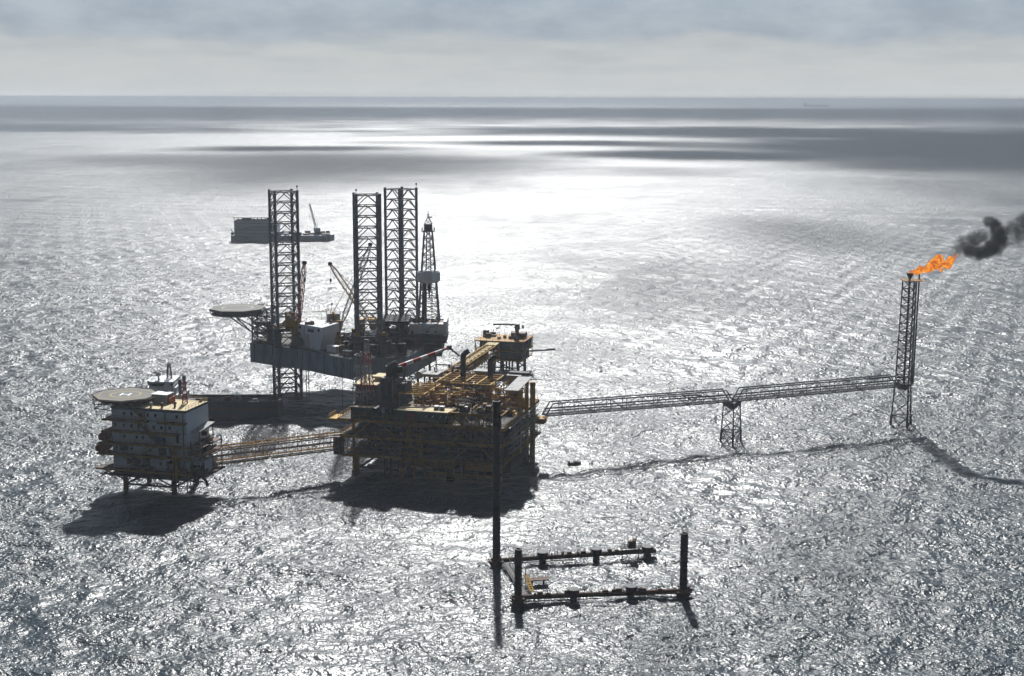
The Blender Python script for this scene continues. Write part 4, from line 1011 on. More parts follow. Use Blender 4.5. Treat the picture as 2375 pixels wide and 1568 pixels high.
br, P_, L_ = truss_bridge('link_bridge', 'rusty yellow footbridge joining the white block to the production platform', a_world(21.5, 5.4, 7.9), p_world(-3.0, -1.6, 7.9), 3.0, 4.3, 12, 'ochre', .19, .085,
    pip=((.9, 1.6, .18, 'brown', 0, 1), (-.7, 2.3, .14, 'brown', 0, 1), (.2, 3.3, .2, 'brown', 0, 1), (-1.1, .5, .16, 'steel', 0, 1), (.9, .5, .12, 'ochre', 0, 1)))
m = MB()
for i in range(13):
    for y in (-1.5, 1.5): m.bar(P_(L_ * i / 12, y, 4.3), P_(L_ * i / 12, y, 5.9), .06, 4)
m.bar(P_(0, -1.5, 5.3), P_(L_, -1.5, 5.3), .05, 4); m.bar(P_(0, 1.5, 5.3), P_(L_, 1.5, 5.3), .05, 4); m.build('top_rail', 'ochre', br)
wb, P_, L_ = truss_bridge('link_bridge', 'yellow deep truss bridge running back from the production platform to the small wellhead platform', (-33.6, 420, 6.8), (-7.2, 527.5, 6.8), 4.2, 6.2, 22, 'yellow', .22, .12,
    pip=((1.2, 2.2, .3, 'ochre', 0, 1), (-1.2, 3.4, .25, 'ochre', 0, 1), (.2, 4.4, .22, 'brown', 0, 1), (1.4, 1.0, .25, 'brown', 0, 1)), deckmat='sand', zdeck=6.1)
m = MB()
for y in (2.12,): 
    q0, q1 = P_(L_ * .35, y, .5), P_(L_, y, .5); m.quadbox([(q0.x, y - .05, q0.z), (q1.x, y - .05, q1.z), (q1.x, y, q1.z), (q0.x, y, q0.z), (q0.x, y - .05, q0.z + 5.4), (q1.x, y - .05, q1.z + 5.4), (q1.x, y, q1.z + 5.4), (q0.x, y, q0.z + 5.4)])
m.build('wind_cladding', 'ochre', wb)
m = MB(); m.box(L_ - 4.5, L_ + 1, -2.2, 2.2, 6.3, 6.5); m.build('end_plate', 'sand', wb)

# ------------------------------------------------------------------ wellhead platform behind
def build_wellhead():
    t = thing('wellhead_platform', 'small yellow-brown wellhead platform far behind the production platform', 'oil platform', (-12.6, 536.5, 0), -15)
    rn = random.Random(9)
    for u in (5.5, 14.6):
        for v in (2.5, 13):
            m = MB(); m.bar((u + (.5 if u > 9 else -.5), v, -3), (u, v, 5.4), .6, 10); m.build('leg', 'dark', t)
    m = MB(); m.bar((5.5, 2.5, 4.8), (14.9, 2.5, .5), .25, 5); m.bar((14.6, 2.5, 4.8), (14.9, 13, .5), .25, 5); m.bar((5.2, 2.5, 2), (14.9, 2.5, 2), .25, 5); m.bar((14.8, 2.5, 2), (14.8, 13, 2), .25, 5)
    for u in (8, 9.2, 10.4, 11.6): m.bar((u, 6, -2), (u, 6, 5.4), .35, 6)
    m.build('leg_brace', 'dark', t)
    for z, x0, x1 in ((5.4, 4, 17), (9.0, -1.4, 17.6), (12.8, -2, 17.6)):
        m = MB(); m.box(x0, x1, 0, 15.5, z - .4, z); d = m.build('deck', 'ochre', t)
        m = MB(); m.rail([(x0, 0, z), (x1, 0, z), (x1, 15.5, z)], 1.1, .06); m.build('guard_rail', 'ochre', d)
    m = MB(); m.box(0, 17, .4, 15, 9.02, 12.3); m.box(5, 16.4, .6, 14, 5.42, 8.6); m.build('wellhead_module', 'dark', t)
    m = MB()
    for u in (-1.8, 3, 8, 13, 17.4): m.bar((u, .1, 5.4 if u > 4 else 8.6), (u, .1, 12.6), .2, 5)
    m.bar((-1.8, .1, 9), (3, .1, 12.5), .14, 5); m.bar((-1.8, .1, 12.5), (-1.2, .1, 9), .14, 5)
    for v in (4, 9, 14): m.bar((17.5, v, 5.4), (17.5, v, 12.6), .16, 5); m.bar((17.5, v - 4, 9), (17.5, v, 12.6), .1, 4)
    m.build('deck_post', 'ochre', t)
    for i in range(12):
        m = MB(); u, v = rn.uniform(-1, 15), rn.uniform(1, 13); m.cbox((u, v, 12.8), (rn.uniform(.8, 2.4), rn.uniform(.8, 2), rn.uniform(.7, 2.6))); m.bar((u, v, 12.8), (u, v, 14.5 + rn.uniform(0, 1.6)), .09, 4); m.build('deck_machine', rn.choice(['dark', 'brown', 'red', 'ochre', 'grey']), t)
    m = MB(); m.cbox((13.5, 9, 12.8), (5.5, 4, 2.2)); m.build('shelter', 'brown', t)
    m = MB(); m.bar((17, 2, 9.0), (28.6, 3.2, 9.9), .3, 6); m.bar((17, 3.2, 8.4), (28.2, 3.3, 9.9), .16, 5); m.bar((26.0, 2.9, 9.8), (29.4, 3.3, 10.1), .42, 6); m.build('vent_boom', 'dark', t)
    c = thing('swing_crane', 'small dark crane with a level boom on the wellhead platform', 'crane', (2.0, 538.5, 12.8), 180)
    m = MB(); m.lathe((0, 0, 0), [(.75, 0), (.7, 3.4), (1.0, 3.8), (1.0, 4.1)], 10); m.build('pedestal', 'dark', c)
    m = MB(); m.box(-1.0, 1.0, -.9, .9, 4.1, 6.0); m.build('machinery_house', 'grey', c)
    m = MB(); m.box(-2.6, -1.0, -.6, .6, 4.3, 4.5); m.box(-2.6, -1.9, -.6, .6, 4.5, 5.6); m.build('counterweight', 'dark', c)
    m = MB(); m.box(1.0, 9.4, -.35, .35, 5.6, 6.2); m.bar((1, 0, 4.6), (3, 0, 5.7), .14, 5); m.build('boom', 'grey', c)
    m = MB(); m.bar((7.6, 0, 5.7), (7.6, 0, 4.6), .05, 4); m.cbox((7.6, 0, 4.2), (1.5, .4, .4)); m.bar((7.6, 0, 4.2), (7.6, 0, .6), .07, 4); m.build('hook_block', 'dark', c)
build_wellhead()

# ------------------------------------------------------------------ flare bridge, pier, flare tower
fd = Vector((0.9401, 0.3409))                        # direction of the flare bridge
pier_c, tower_c = Vector((68.4, 426.0)), Vector((127.6, 447.5))
pp = ((-0.6, 2.1, .26, 'bluegrey', 0, 1), (.7, 1.0, .2, 'bluegrey', 0, 1))
st = Vector(p_world(47.4, 29.6, 0)).to_2d()
e1 = pier_c - fd * .6; s2 = pier_c + fd * .6; e2 = tower_c - fd * 2.6
fb, P_, L_ = truss_bridge('flare_bridge', 'grey truss pipe bridge from the production platform to the slim pier', (*st, 13.6), (*e1, 13.0), 2.6, 3.6, 12, 'bluegrey', .21, .095, pip=pp, group='spans of the pipe bridge to the flare', slope_ends=True)
m = MB(); x = L_ * .80; m.path([P_(x - 5, -.6, 2.9), P_(x, -.6, 2.8), P_(x + 3, -.6, 2.0), P_(x + 9, -.6, 2.0)], .28, 7); m.path([P_(x - 12, .7, 2.6), P_(x - 4, .7, 2.5), P_(x - 1, .7, 1.2)], .22, 7); m.build('expansion_loop', 'bluegrey', fb)
fb2, P_, L_ = truss_bridge('flare_bridge', 'grey truss pipe bridge from the slim pier to the flare tower', (*s2, 13.0), (*e2, 13.6), 2.6, 3.6, 12, 'bluegrey', .21, .095, pip=pp, group='spans of the pipe bridge to the flare', slope_ends=True)
m = MB(); x = L_ * .93; m.path([P_(x - 8, -.6, 3.3), P_(x, -.6, 3.3), P_(x + 1, -.6, 2.2)], .28, 7); m.build('expansion_loop', 'bluegrey', fb2)

def tripod(t, c, z1, r0, r1, rk, deg, mat, rc):
    lo = [(c[0] + r0 * math.cos(R(deg + 120 * i)), c[1] + r0 * math.sin(R(deg + 120 * i)), -2.5) for i in range(3)]
    hi = [(c[0] + r1 * math.cos(R(deg + 120 * i)), c[1] + r1 * math.sin(R(deg + 120 * i)), z1) for i in range(3)]
    k1 = [Vector(a).lerp(Vector(b), (3.4 + 2.5) / (z1 + 2.5)) for a, b in zip(lo, hi)]
    for i in range(3):
        m = MB(); m.bar(lo[i], k1[i], rc * 1.7, 8); m.bar(k1[i], hi[i], rc, 8); m.build('leg', mat, t, world=True)
    m = MB()
    for i in range(3):
        k = (i + 1) % 3; m.bar(k1[i], k1[k], .18, 5); m.bar(lo[i], k1[k], .14, 5); m.bar(lo[k], k1[i], .14, 5)
        mid = k1[i].lerp(Vector(hi[i]), .5), k1[k].lerp(Vector(hi[k]), .5)
        m.bar(k1[i], mid[1], .1, 5); m.bar(k1[k], mid[0], .1, 5); m.bar(mid[0], hi[k], .1, 5); m.bar(mid[1], hi[i], .1, 5); m.bar(hi[i], hi[k], .15, 5)
    m.build('cross_bracing', mat, t, world=True)

pt = thing('bridge_pier', 'slim three-legged lattice pier under the middle of the grey pipe bridge', 'pier', (*pier_c, 0))
tripod(pt, pier_c, 11.6, 3.75, 3.0, 0, 268, 'bluegrey', .2)
m = MB(); tri = [(pier_c.x + 3.4 * math.cos(R(268 + 120 * i)), pier_c.y + 3.4 * math.sin(R(268 + 120 * i))) for i in range(3)]; m.prism([(pier_c.x + 1.2 * math.cos(R(268 + 120 * i)), pier_c.y + 1.2 * math.sin(R(268 + 120 * i))) for i in range(3)], 10.4, 11.6, top=tri); m.prism(tri, 11.6, 12.75); m.build('pier_cap', 'bluegrey', pt, world=True)

def build_flare():
    t = thing('flare_tower', 'tall slim lattice flare tower with a burning tip', 'flare tower', (*tower_c, 0))
    c = tower_c
    tripod(t, c, 13.4, 4.1, 3.1, 0, 275, 'dark', .24)
    m = MB(); tri = [(c.x + 3.5 * math.cos(R(275 + 120 * i)), c.y + 3.5 * math.sin(R(275 + 120 * i))) for i in range(3)]
    m.prism([(c.x + 1.4 * math.cos(R(275 + 120 * i)), c.y + 1.4 * math.sin(R(275 + 120 * i))) for i in range(3)], 12.2, 13.4, top=tri); m.prism(tri, 13.4, 14.2); m.build('lower_platform', 'dark', t, world=True)
    def tz(z, r): return [(c.x + .35 * (z - 14) / 34 + r * math.cos(R(275 + 120 * i)), c.y + r * math.sin(R(275 + 120 * i)), z) for i in range(3)]
    b, e = tz(14.2, 3.0), tz(48.0, 2.6)
    br = MB(); lattice(None, br, b, e, 12, .2, .115, 'X', rh=.15); br.build('lattice', 'dark', t, world=True)
    for i, (p, q) in enumerate(zip(b, e)):
        m = MB(); m.bar(p, q, .21, 6); m.build('corner_chord', 'dark', t, world=True)
    m = MB(); m.bar((c.x - .5, c.y - .6, 14), (c.x - .3, c.y - .6, 48.4), .34, 8); m.path([(c.x - .5, c.y - .6, 16.5), (c.x - 3, c.y - 1.4, 16.5)], .3, 7); fp = m.build('flare_pipe', 'dark', t, world=True)
    m = MB(); m.lathe((c.x - .3, c.y - .6, 48.3), [(.34, 0), (.5, .5), (.95, 1.4), (1.15, 1.9), (1.2, 2.1)], 12); m.build('flare_tip', 'black', fp, world=True)
    m = MB(); m.bar((c.x + 2.7, c.y + .3, 14), (c.x + 3.0, c.y + .3, 50.1), .26, 7); m.build('second_flare_pipe', 'dark', t, world=True)
    m = MB(); m.box(c.x - 2.6, c.x + 4.2, c.y - 2.6, c.y + 2.6, 47.9, 48.1); m.rail([(c.x - 2.6, c.y - 2.6, 48.1), (c.x + 4.2, c.y - 2.6, 48.1)], .7, .05, 1.2); m.build('top_platform', 'ochre', t, world=True)
    m = MB(); m.bar((c.x + 1.6, c.y - 2.2, 14), (c.x + 1.6, c.y - 2.2, 48), .12, 4); m.bar((c.x + 2.1, c.y - 2.2, 14), (c.x + 2.1, c.y - 2.2, 48), .12, 4); m.build('ladder', 'dark', t, world=True)
build_flare()

def hash3(p, s_=1.0):
    return math.sin(p[0] * 1.7 * s_ + 1.3 * math.sin(p[1] * 2.1 * s_)) * math.cos(p[2] * 1.9 * s_ + 1.1 * math.sin(p[0] * 1.3 * s_)) 

def blobs(m, spots, n_ico=3, amp=.35, freq=1.6, seed=0):
    for ci, (x, y, z, r) in enumerate(spots):
        bm = bmesh.new(); bmesh.ops.create_icosphere(bm, subdivisions=n_ico, radius=1.0); b = len(m.v); vv = {}
        for i, v in enumerate(bm.verts):
            p = v.co; k = 1 + amp * hash3((p.x * freq + ci * 3.1 + seed, p.y * freq, p.z * freq + ci), 1.0) + amp * .5 * hash3((p.x * freq * 2.3 + ci, p.y * freq * 2.3 + seed, p.z * freq * 2.3), 1.0)
            m.v.append((x + r * k * p.x, y + r * k * p.y, z + r * k * p.z)); vv[v.index] = b + i
        m.f += [tuple(vv[w.index] for w in f.verts) for f in bm.faces]; bm.free()

def build_flame():
    m_ = bpy.data.materials.new('gas_flame'); m_.use_nodes = True
    T = NT(m_.node_tree); T.n.clear(); out = T.a('ShaderNodeOutputMaterial')
    pos = T.a('ShaderNodeTexCoord').outputs['Object']
    n = T.noise(pos, .75, 5.0, .62, 1.2); n2 = T.noise(pos, 1.7, 4.0, .6, .8)
    c = T.mix(T.step(n, .44, .60), (.46, .085, .004, 1), (1.0, .31, .012, 1)); c = T.mix(T.step(n2, .52, .70), c, (1.0, .56, .11, 1))
    em = T.a('ShaderNodeEmission', inp={0: c, 1: .68}); tr = T.a('ShaderNodeBsdfTransparent')
    lw = T.a('ShaderNodeLayerWeight', inp={0: .35}).outputs['Facing']
    keep = T.step(T.math('SUBTRACT', T.math('ADD', n2, .42), T.math('MULTIPLY', lw, .62)), .24, .48)
    T.l.new(T.a('ShaderNodeMixShader', inp={0: keep, 1: tr.outputs[0], 2: em.outputs[0]}).outputs[0], out.inputs[0])
    t = thing('gas_flame', 'bright orange gas flame blown sideways off the flare tower tip', 'flame', (tower_c.x, tower_c.y - .6, 50.2))
    rn = random.Random(4); sp = []
    path = [(.1, .5, .5), (1.6, .85, .85), (3.2, 1.15, 1.15), (4.8, 1.7, 1.3), (6.3, 2.3, 1.5), (7.6, 3.2, 1.75), (8.6, 4.2, 1.6), (9.6, 3.4, 1.4), (10.8, 3.6, 1.25), (11.8, 3.4, 1.2), (12.6, 4.3, 1.0), (13.3, 5.2, .7), (8.9, 5.4, .8), (9.6, 1.5, .55), (14.0, 6.0, .4)]
    for x, z, r in path:
        for k in range(2): sp.append((x + rn.uniform(-.5, .5) * r, rn.uniform(-.5, .5) * r, z - .2 + rn.uniform(-.35, .35) * r, r * rn.uniform(.75, 1.0)))
    m = MB(); blobs(m, sp, 3, .38, 1.7); m.build('flame_body', m_, t, smooth=True)
build_flame()

def build_smoke(name, label, spots, dens, dark):
    c0 = Vector((152, 447, 62))
    m = MB(); t = None
    m_ = bpy.data.materials.new(name + '_volume'); m_.use_nodes = True
    T = NT(m_.node_tree); T.n.clear(); out = T.a('ShaderNodeOutputMaterial')
    pos = T.a('ShaderNodeTexCoord').outputs['Object']
    wob = T.a('ShaderNodeTexNoise', inp={'Vector': pos, 'Scale': .24, 'Detail': 5.0, 'Roughness': .6})
    off = T.a('ShaderNodeVectorMath', operation='SUBTRACT', inp={0: wob.outputs['Color'], 1: (.5, .5, .5)}).outputs[0]
    q = T.a('ShaderNodeVectorMath', operation='MULTIPLY_ADD', inp={0: off, 1: (3.8, 3.8, 3.8), 2: pos}).outputs[0]
    tot = None
    for x, y, z, r, w in spots:
        d = T.a('ShaderNodeVectorMath', operation='DISTANCE', inp={0: q, 1: (x - c0.x, y - c0.y, z - c0.z)}).outputs['Value']
        f = T.math('MULTIPLY', T.step(T.math('DIVIDE', d, r), 1.0, .3), w)
        tot = f if tot is None else T.math('MAXIMUM', tot, f)
    nz = T.step(T.noise(pos, .55, 5.0, .6), .30, .62)
    v = T.a('ShaderNodeVolumePrincipled'); v.inputs['Color'].default_value = (dark, dark, dark * 1.05, 1)
    T.l.new(T.math('MULTIPLY', T.math('MULTIPLY', tot, dens), T.math('MULTIPLY_ADD', nz, .8, .2)), v.inputs['Density'])
    T.l.new(v.outputs[0], out.inputs[1])
    # one closed lumpy hull that follows the puff
    bm = bmesh.new()
    for x, y, z, r, w in spots: bmesh.ops.create_icosphere(bm, subdivisions=2, radius=r * 1.2 + 1.1, matrix=Matrix.Translation((x - c0.x, y - c0.y, z - c0.z)))
    me = bpy.data.meshes.new(name); bm.to_mesh(me); bm.free()
    o = bpy.data.objects.new(name, me); col.objects.link(o); o.location = c0
    rm = o.modifiers.new('merge', 'REMESH'); rm.mode = 'VOXEL'; rm.voxel_size = .55
    me.materials.append(m_)
    tag(o, label, 'smoke', kind='stuff')
build_smoke('smoke', 'curled dark grey smoke puff drifting right from the flame',
    [(143.6, 447, 60.4, 2.4, .35), (144.6, 447, 58.9, 3.0, .8), (146.2, 447, 57.6, 3.0, 1.0), (148.6, 447, 57.0, 3.2, 1.0), (151.2, 447, 57.2, 3.3, 1.0), (153.6, 447, 58.8, 3.6, 1.0), (155.2, 447, 61.0, 3.8, 1.0), (155.0, 447, 63.4, 3.6, 1.0), (153.4, 447, 65.6, 3.1, 1.0), (151.4, 447, 67.0, 2.4, .9), (147.6, 448, 61.0, 3.6, .5), (150.0, 448, 61.8, 3.2, .4), (142.4, 447, 58.0, 2.4, .35), (140.8, 447, 56.8, 1.9, .3), (139.6, 447, 55.8, 1.3, .2)], 1.5, .03)
build_smoke('smoke', 'thin grey smoke trail at the right edge beyond the dark puff',
    [(159.2, 448, 64.5, 3.8, .5), (162.0, 448, 63.5, 4.4, .6), (163.6, 448, 66.8, 4.2, .8), (166.5, 448, 64.5, 4.8, .9), (160.4, 448, 60.8, 3.0, .4), (170.5, 448, 66.5, 4.5, .9)], 1.0, .05)

# ------------------------------------------------------------------ piles and half-sunk jacket frame in front
def pile(label, x, y, h, r):
    t = thing('steel_pile', label, 'pile', (x, y, 0), 0, 'tall steel piles standing in the sea')
    m = MB(); m.lathe((0, 0, -3), [(r, 0), (r, h + 3), (r * .8, h + 3.02), (r * .8, h + 2)], 16); m.build('shaft', 'pilemat', t)
    m = MB()
    k = 1.4
    while k < h - .4: m.lathe((0, 0, k), [(r + .002, 0), (r + .1, .05), (r + .1, .17), (r + .002, .22)], 16); k += .78
    m.build('weld_bead', 'black', t)
    m = MB(); m.lathe((0, 0, -.6), [(r + .45, 0), (r + .5, .5), (r + .5, 2.0), (r + .25, 2.5)], 14); m.lathe((0, 0, 1.2), [(r + .9, 0), (r + .9, .2)], 12)
    for i in range(7): a = i * .9; m.bar((math.cos(a) * (r + .5), math.sin(a) * (r + .5), .4), (math.cos(a) * (r + 1.2), math.sin(a) * (r + 1.2), rnd.uniform(.6, 1.9)), .16, 5)
    m.build('pile_guide', 'brown', t)
    return t
M['pilemat'] = paint('pile_steel', (0.022, 0.019, 0.017), rough=.6, amount=.4, scale=.5, worn=(.04, .022, .014))
pile('tallest dark steel pile in front of the production platform', -3.4, 307.3, 38.4, .86)
pile('shorter dark steel pile at the left end of the front pipe frame', 1.45, 283.2, 11.9, .76)
pile('dark steel pile at the right end of the front pipe frame', 36.75, 287.2, 14.2, .8)

def jacket_beam(label, a, b, sleeves, ends):
    a, b = Vector(a), Vector(b); d = b - a; L = d.length; az = math.degrees(math.atan2(d.y, d.x))
    t = thing('jacket_frame', label, 'pipe frame', (a.x, a.y, 0), az, 'half-sunk pipe frames between the piles')
    m = MB(); m.bar((0, 0, 1.3), (L, 0, 1.3), .58, 10); m.build('main_tube', 'brown', t)
    for s_, rr, zt in sleeves:
        m = MB(); m.lathe((s_, 0, -1.5), [(rr * .8, 0), (rr * .8, zt - .1), (rr * 1.25, zt + .9), (rr * 1.25, zt + 1.5)], 16); sl = m.build('pile_sleeve', 'black', t)
        m = MB(); m.lathe((s_, 0, zt + .002), [(rr * 1.32, 0), (rr * 1.32, .12)], 16); m.build('sleeve_rim', 'grey', sl)
    m = MB(); rn = random.Random(int(L * 10))
    for i in range(int(L * 1.0)):
        s_ = rn.uniform(.5, L - .5); m.bar((s_, 0, 1.6), (s_ + rn.uniform(-.2, .2), 0, 1.9 + rn.uniform(.1, .9)), .08, 4)
        if rn.random() < .3: m.cbox((s_, 0, 1.55), (rn.uniform(.4, 1.3), .5, rn.uniform(.5, .9)))
    m.build('anode_and_pipe_stubs', 'brown', t)
    m = MB(); m.bar((0, .9, .9), (L * .98, .9, .9), .14, 5); m.bar((0, -.9, .7), (L * .5, -.9, .7), .12, 5); m.build('grout_line', 'dark', t)
    return t
jacket_beam('rear half-sunk pipe frame with three round sleeves reaching right from the tallest pile', (-4.5, 306.9), (33.6, 314.6), ((11.9, .98, 2.6), (24.6, .98, 2.6), (36.9, 1.05, 2.4)), 1)
jacket_beam('front half-sunk pipe frame with two round sleeves strung between the two shorter piles', (.1, 283.0), (38.6, 287.6), ((13.2, .98, 2.6), (25.6, 1.0, 2.8)), 1)
o = thing('access_platform', 'small railed platform perched on the right end of the rear pipe frame', 'platform', (27.5, 313.4, 0), 11)
m = MB(); m.box(-2.4, 2.6, -.9, .9, 2.4, 2.55); m.build('deck', 'dark', o)
m = MB(); m.rail([(-2.4, -.9, 2.55), (2.6, -.9, 2.55), (2.6, .9, 2.55)], 1.0, .05, .8); m.build('guard_rail', 'dark', o)
m = MB()
for x in (-2, 2): m.bar((x, -.6, -1), (x, -.6, 2.4), .12, 5); m.bar((x, .6, .9), (x, .6, 2.4), .12, 5)
m.build('support_post', 'dark', o)
m = MB(); m.cbox((.5, 0, 2.55), (1.6, 1.0, 1.5)); m.bar((-1.2, 0, 2.5), (-1.2, 0, 5.3), .05, 4); m.bar((-.6, 0, 2.5), (-.6, 0, 5.2), .05, 4); m.bar((-1.7, 0, 2.5), (-1.7, 0, 5), .05, 4); m.bar((1.4, 0, 2.5), (1.4, 0, 4.9), .07, 4); m.box(.6, 1.5, -.4, .4, 4.3, 4.5); m.build('winch', 'brown', o)
o = thing('cross_walkway', 'slanting dark walkway with a yellow ladder between the two left-hand piles', 'walkway', (1.0, 295, 0), 102)
m = MB(); m.quadbox([(-9.6, -.8, .9), (11, -.8, .9), (11, .8, .9), (-9.6, .8, .9), (-9.6, -.8, 1.1), (11, -.8, 1.1), (11, .8, 1.1), (-9.6, .8, 1.1)]); m.bar((-9.8, 0, .7), (11.4, 0, .7), .4, 8); m.build('walkway_beam', 'dark', o)
m = MB(); m.rail([(-9.6, -.8, 1.1), (11, -.8, 1.1)], 1.0, .05, 1.5); m.rail([(-9.6, .8, 1.1), (11, .8, 1.1)], 1.0, .05, 1.5); m.build('guard_rail', 'dark', o)
m = MB(); m.bar((-8.6, -1.4, 1.2), (-3, -1.2, 3.0), .16, 5); m.bar((-8.6, -2.1, 1.2), (-3, -1.9, 3.0), .16, 5)
for i in range(9): f = i / 9; m.bar((-8.6 + 5.6 * f, -1.4, 1.2 + 1.8 * f), (-8.6 + 5.6 * f, -2.1, 1.2 + 1.8 * f), .12, 4)
m.bar((-3, -1.5, .5), (-3, -1.5, 4.6), .09, 4); m.build('ladder', 'yellow', o)
o = thing('landing_stage', 'small low landing stage right of the yellow ladder between the piles', 'landing', (5.9, 293.4, 0), 12)
m = MB(); m.box(-2.8, 2.2, -.9, .9, 1.6, 1.85); m.build('deck', 'brown', o)
m = MB(); m.bar((-1.4, 0, -1.5), (-1.4, 0, 1.6), .22, 6); m.bar((1.2, 0, -1.5), (1.2, 0, 1.6), .22, 6); m.build('support_post', 'dark', o)
m = MB(); m.rail([(-2.8, .9, 1.85), (2.2, .9, 1.85)], .8, .05, 1.0); m.build('guard_rail', 'dull', o)

# ------------------------------------------------------------------ vessels
def hull_mesh(L, B, depth, zb, sheer=.0, bow=.2, blunt=.06, n=24):
    """closed hull, bow at +x"""
    m = MB(); st_ = []
    for i in range(n + 1):
        f = i / n; x = -L / 2 + L * f
        wtop = B / 2 * (1.0 if f < 1 - bow else max(.03, 1 - ((f - (1 - bow)) / bow) ** 2.2)) * (1 if f > blunt else .88 + .12 * f / blunt)
        zt = zb + depth + sheer * max(0, (f - .55) / .45) ** 2
        st_.append((x, wtop, zt))
    b = len(m.v)
    for x, w, zt in st_: m.v += [(x, -w, zt), (x, -w * .92, zb + .3), (x, -w * .7, zb - .6), (x, w * .7, zb - .6), (x, w * .92, zb + .3), (x, w, zt)]
    for i in range(n):
        for k in range(6): m.f.append((b + i*6 + k, b + i*6 + (k+1) % 6, b + (i+1)*6 + (k+1) % 6, b + (i+1)*6 + k))
    m.f += [tuple(b + k for k in range(6)), tuple(b + n*6 + k for k in range(5, -1, -1))]
    return m, st_

def build_vessel():
    t = thing('supply_vessel', 'dark blue supply ship with white bridge lying behind the white block', 'ship', (-101.8, 460.5, 0), 181.5)
    m, st_ = hull_mesh(48.5, 11.5, 5.0, 0, 2.4, .22); hl = m.build('hull', 'vessel', t)
    m = MB()
    for (x0, w0, z0), (x1, w1, z1) in zip(st_[:-1], st_[1:]):
        for s_ in (-1, 1): m.quadbox([(x0, s_*w0, z0), (x1, s_*w1, z1), (x1, s_*(w1 - .2), z1), (x0, s_*(w0 - .2), z0), (x0, s_*w0, z0 + .9), (x1, s_*w1, z1 + .9), (x1, s_*(w1 - .2), z1 + .9), (x0, s_*(w0 - .2), z0 + .9)])
    m.build('bulwark', 'vessel', hl)
    m = MB(); m.box(-23.6, 8, 5.4, 5.9, 3.4, 3.7); m.box(-23.6, 8, -6.0, -5.4, 3.4, 3.7); m.build('rub_rail', 'brown', hl)
    m = MB(); m.box(7, 19.5, -5.0, 5.0, 5.0, 8.0); m.box(9.5, 18.5, -4.6, 4.6, 8.0, 10.4); sp = m.build('superstructure', 'white', t)
    m = MB(); m.prism([(10.4, -5.2), (17.0, -5.2), (18.6, -3), (18.6, 3), (17.0, 5.2), (10.4, 5.2)], 10.4, 12.6, top=[(10.0, -5.6), (17.4, -5.6), (19.2, -3.2), (19.2, 3.2), (17.4, 5.6), (10.0, 5.6)]); bd = m.build('bridge_house', 'white', t)
    m = MB(); m.prism([(10.2, -5.5), (17.3, -5.5), (19.0, -3.1), (19.0, 3.1), (17.3, 5.5), (10.2, 5.5)], 11.1, 12.1, top=[(10.05, -5.62), (17.4, -5.62), (19.2, -3.2), (19.2, 3.2), (17.4, 5.62), (10.05, 5.62)]); m.build('window', 'glass', bd)
    m = MB(); m.rail([(10, -5.5, 12.6), (17.4, -5.5, 12.6), (17.4, 5.5, 12.6), (10, 5.5, 12.6)], 1.0, .06, 1.4); m.build('guard_rail', 'dull', bd)
    m = MB(); lattice(m, m, at_z(sq((12.5, 0), 1.5, 0), 12.6), at_z(sq((12.5, 0), .7, 0), 17.6), 3, .13, .08); m.bar((12.5, -2.6, 16.2), (12.5, 2.6, 16.2), .14, 4); m.bar((12.5, 0, 17.4), (12.5, 0, 19.4), .08, 4); m.bar((11.6, -1.8, 17.7), (13.2, 1.8, 17.7), .12, 4); m.build('mast', 'grey', t)
    for y in (-3.2, 3.2):
        m = MB(); m.lathe((8.4, y, 8), [(.6, 0), (.6, 4.6), (.4, 4.9)], 10); m.build('funnel', 'grey', t)
    m = MB(); m.lathe((15.5, 2.6, 12.6), [(.3, 0), (.3, 1.2), (.8, 1.5), (.8, 2.3), (.3, 2.7)], 10); m.build('radar_dome', 'dull', t)
    m = MB(); m.box(-23.4, 6.6, -4.9, 4.9, 4.3, 5.06); m.build('cargo_deck', 'deck', t)
    rn = random.Random(8)
    for i in range(9):
        m = MB(); x = -22 + i * 3.1; m.cbox((x, rn.uniform(-3, 3), 5.06), (rn.uniform(1, 2.8), rn.uniform(1, 2.2), rn.uniform(.5, 1.5)), rn.uniform(0, 20)); m.build('deck_cargo', rn.choice(['dull', 'brown', 'dark', 'grey', 'brown']), t)
build_vessel()

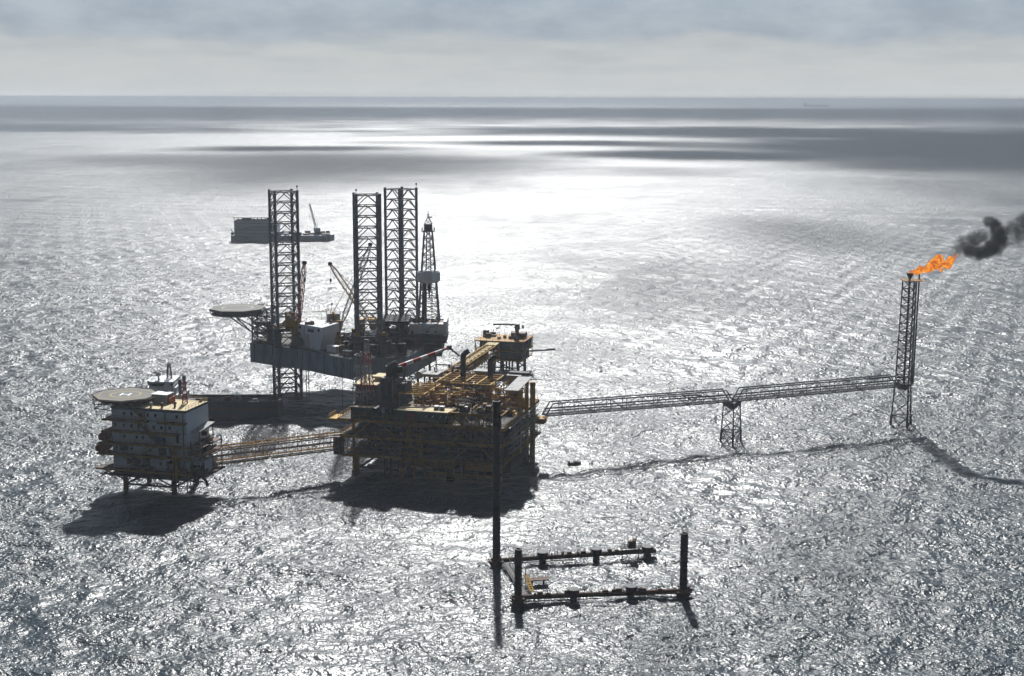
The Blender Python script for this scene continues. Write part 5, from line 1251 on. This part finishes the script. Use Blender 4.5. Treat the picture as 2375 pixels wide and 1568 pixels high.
def build_barge():
    t = thing('accommodation_barge', 'distant hazy grey barge with a tall block of cabins at its left end', 'barge', (-171.5, 1052, 0), 1.5)
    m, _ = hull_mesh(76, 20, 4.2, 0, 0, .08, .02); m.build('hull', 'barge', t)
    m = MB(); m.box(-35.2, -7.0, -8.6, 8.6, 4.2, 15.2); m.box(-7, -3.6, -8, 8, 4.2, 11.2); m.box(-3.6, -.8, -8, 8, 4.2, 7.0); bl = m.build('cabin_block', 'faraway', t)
    m = MB()
    for z in (6.6, 9.2, 11.8, 14.2): m.box(-35.6, -7.4, -9.4, -8.6, z, z + .25)
    m.build('gallery', 'grey', bl)
    for z in (5, 7.6, 10.1, 12.7):
        m = MB()
        for i in range(16): m.box(-34 + i * 1.65, -33.1 + i * 1.65, -8.72, -8.55, z, z + .8)
        m.build('window', 'glass', bl, 'row of dark cabin windows')
    m = MB(); m.box(-36.0, -7.5, -9, 9, 17.2, 17.6); hd = m.build('helideck', 'dull', t)
    m = MB()
    for i in range(10): m.bar((-35 + i * 2.9, -8.4, 15.2), (-35 + i * 2.9, -8.4, 17.2), .22, 5); m.bar((-35 + i * 2.9, 8, 15.2), (-35 + i * 2.9, 8, 17.2), .22, 5)
    m.build('helideck_post', 'grey', hd)
    for x0, x1, z1 in ((-12, -9, 16.9), (-30, -24, 16.6)): m = MB(); m.box(x0, x1, -3, 3.5, 15.2, z1); m.build('roof_machinery', 'dark', t)
    m = MB(); m.box(-38.6, -36.6, -4, 4, 4.2, 6.0); m.bar((-37.6, 0, 5), (-39.4, 0, 8.2), .3, 5); m.build('bow_winch', 'dark', t)
    rn = random.Random(2)
    for i in range(14):
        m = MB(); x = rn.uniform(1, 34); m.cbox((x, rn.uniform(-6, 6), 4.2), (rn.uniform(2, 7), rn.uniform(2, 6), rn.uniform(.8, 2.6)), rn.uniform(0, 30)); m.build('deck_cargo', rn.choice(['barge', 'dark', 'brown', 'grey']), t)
    c = thing('deck_crane', 'distant hazy crane with a thin raised boom on the barge deck', 'crane', (-146.5, 1052, 4.2), 115)
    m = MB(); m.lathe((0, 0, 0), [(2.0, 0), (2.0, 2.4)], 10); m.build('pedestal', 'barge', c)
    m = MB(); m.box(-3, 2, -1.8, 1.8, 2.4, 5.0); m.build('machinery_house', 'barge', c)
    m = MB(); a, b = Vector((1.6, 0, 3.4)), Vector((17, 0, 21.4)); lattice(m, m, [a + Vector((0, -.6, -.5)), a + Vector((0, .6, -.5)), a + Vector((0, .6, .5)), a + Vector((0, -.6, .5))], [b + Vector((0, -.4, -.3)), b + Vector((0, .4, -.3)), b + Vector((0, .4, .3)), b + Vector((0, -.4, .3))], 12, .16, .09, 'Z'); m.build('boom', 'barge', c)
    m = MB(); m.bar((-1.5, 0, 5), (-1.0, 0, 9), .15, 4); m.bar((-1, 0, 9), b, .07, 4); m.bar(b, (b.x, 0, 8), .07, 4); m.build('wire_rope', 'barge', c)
build_barge()

def build_tanker():
    t = thing('tanker', 'very distant faint tanker ship on the horizon', 'ship', (4690, 22000, 0), 0)
    m, _ = hull_mesh(400, 60, 24, 0, 4, .12); m.build('hull', 'black', t)
    m = MB(); m.box(-190, -160, -28, 28, 22, 52); m.box(-160, -150, -20, 20, 22, 40); m.build('superstructure', 'black', t)
    m = MB(); m.box(-186, -176, -6, 6, 52, 66); m.build('funnel', 'black', t)
build_tanker()

o = thing('small_boat', 'tiny dark workboat alone on the water right of the production platform', 'boat', (18.3, 397.5, 0), 10)
m, _ = hull_mesh(3.9, 1.4, .55, .15, .25, .35); m.build('hull', 'black', o)
m = MB(); m.box(-.2, .9, -.4, .4, .68, 1.0); m.build('wheelhouse', 'brown', o)
m = MB(); m.lathe((-1.6, 0, .65), [(.25, 0), (.25, .4), (.12, .5)], 8); m.build('outboard_motor', 'black', o)
# ------------------------------------------------------------------ haze
def build_haze():
    bm = bmesh.new()
    bmesh.ops.create_cube(bm, size=1.0)
    me = bpy.data.meshes.new('haze'); bm.to_mesh(me); bm.free()
    o = bpy.data.objects.new('haze', me); col.objects.link(o)
    o.scale = (60000, 62000, 118); o.location = (0, 30500, 56.0)
    m = bpy.data.materials.new('haze_air'); m.use_nodes = True
    T = NT(m.node_tree); T.n.clear()
    out = T.a('ShaderNodeOutputMaterial')
    v = T.a('ShaderNodeVolumePrincipled')
    v.inputs['Color'].default_value = (0.80, 0.88, 0.97, 1)
    v.inputs['Density'].default_value = 0.95e-4
    v.inputs['Anisotropy'].default_value = 0.25
    T.l.new(v.outputs[0], out.inputs[1])
    me.materials.append(m)
    tag(o, 'pale sea haze thickening towards the horizon', 'haze', kind='stuff')
build_haze()
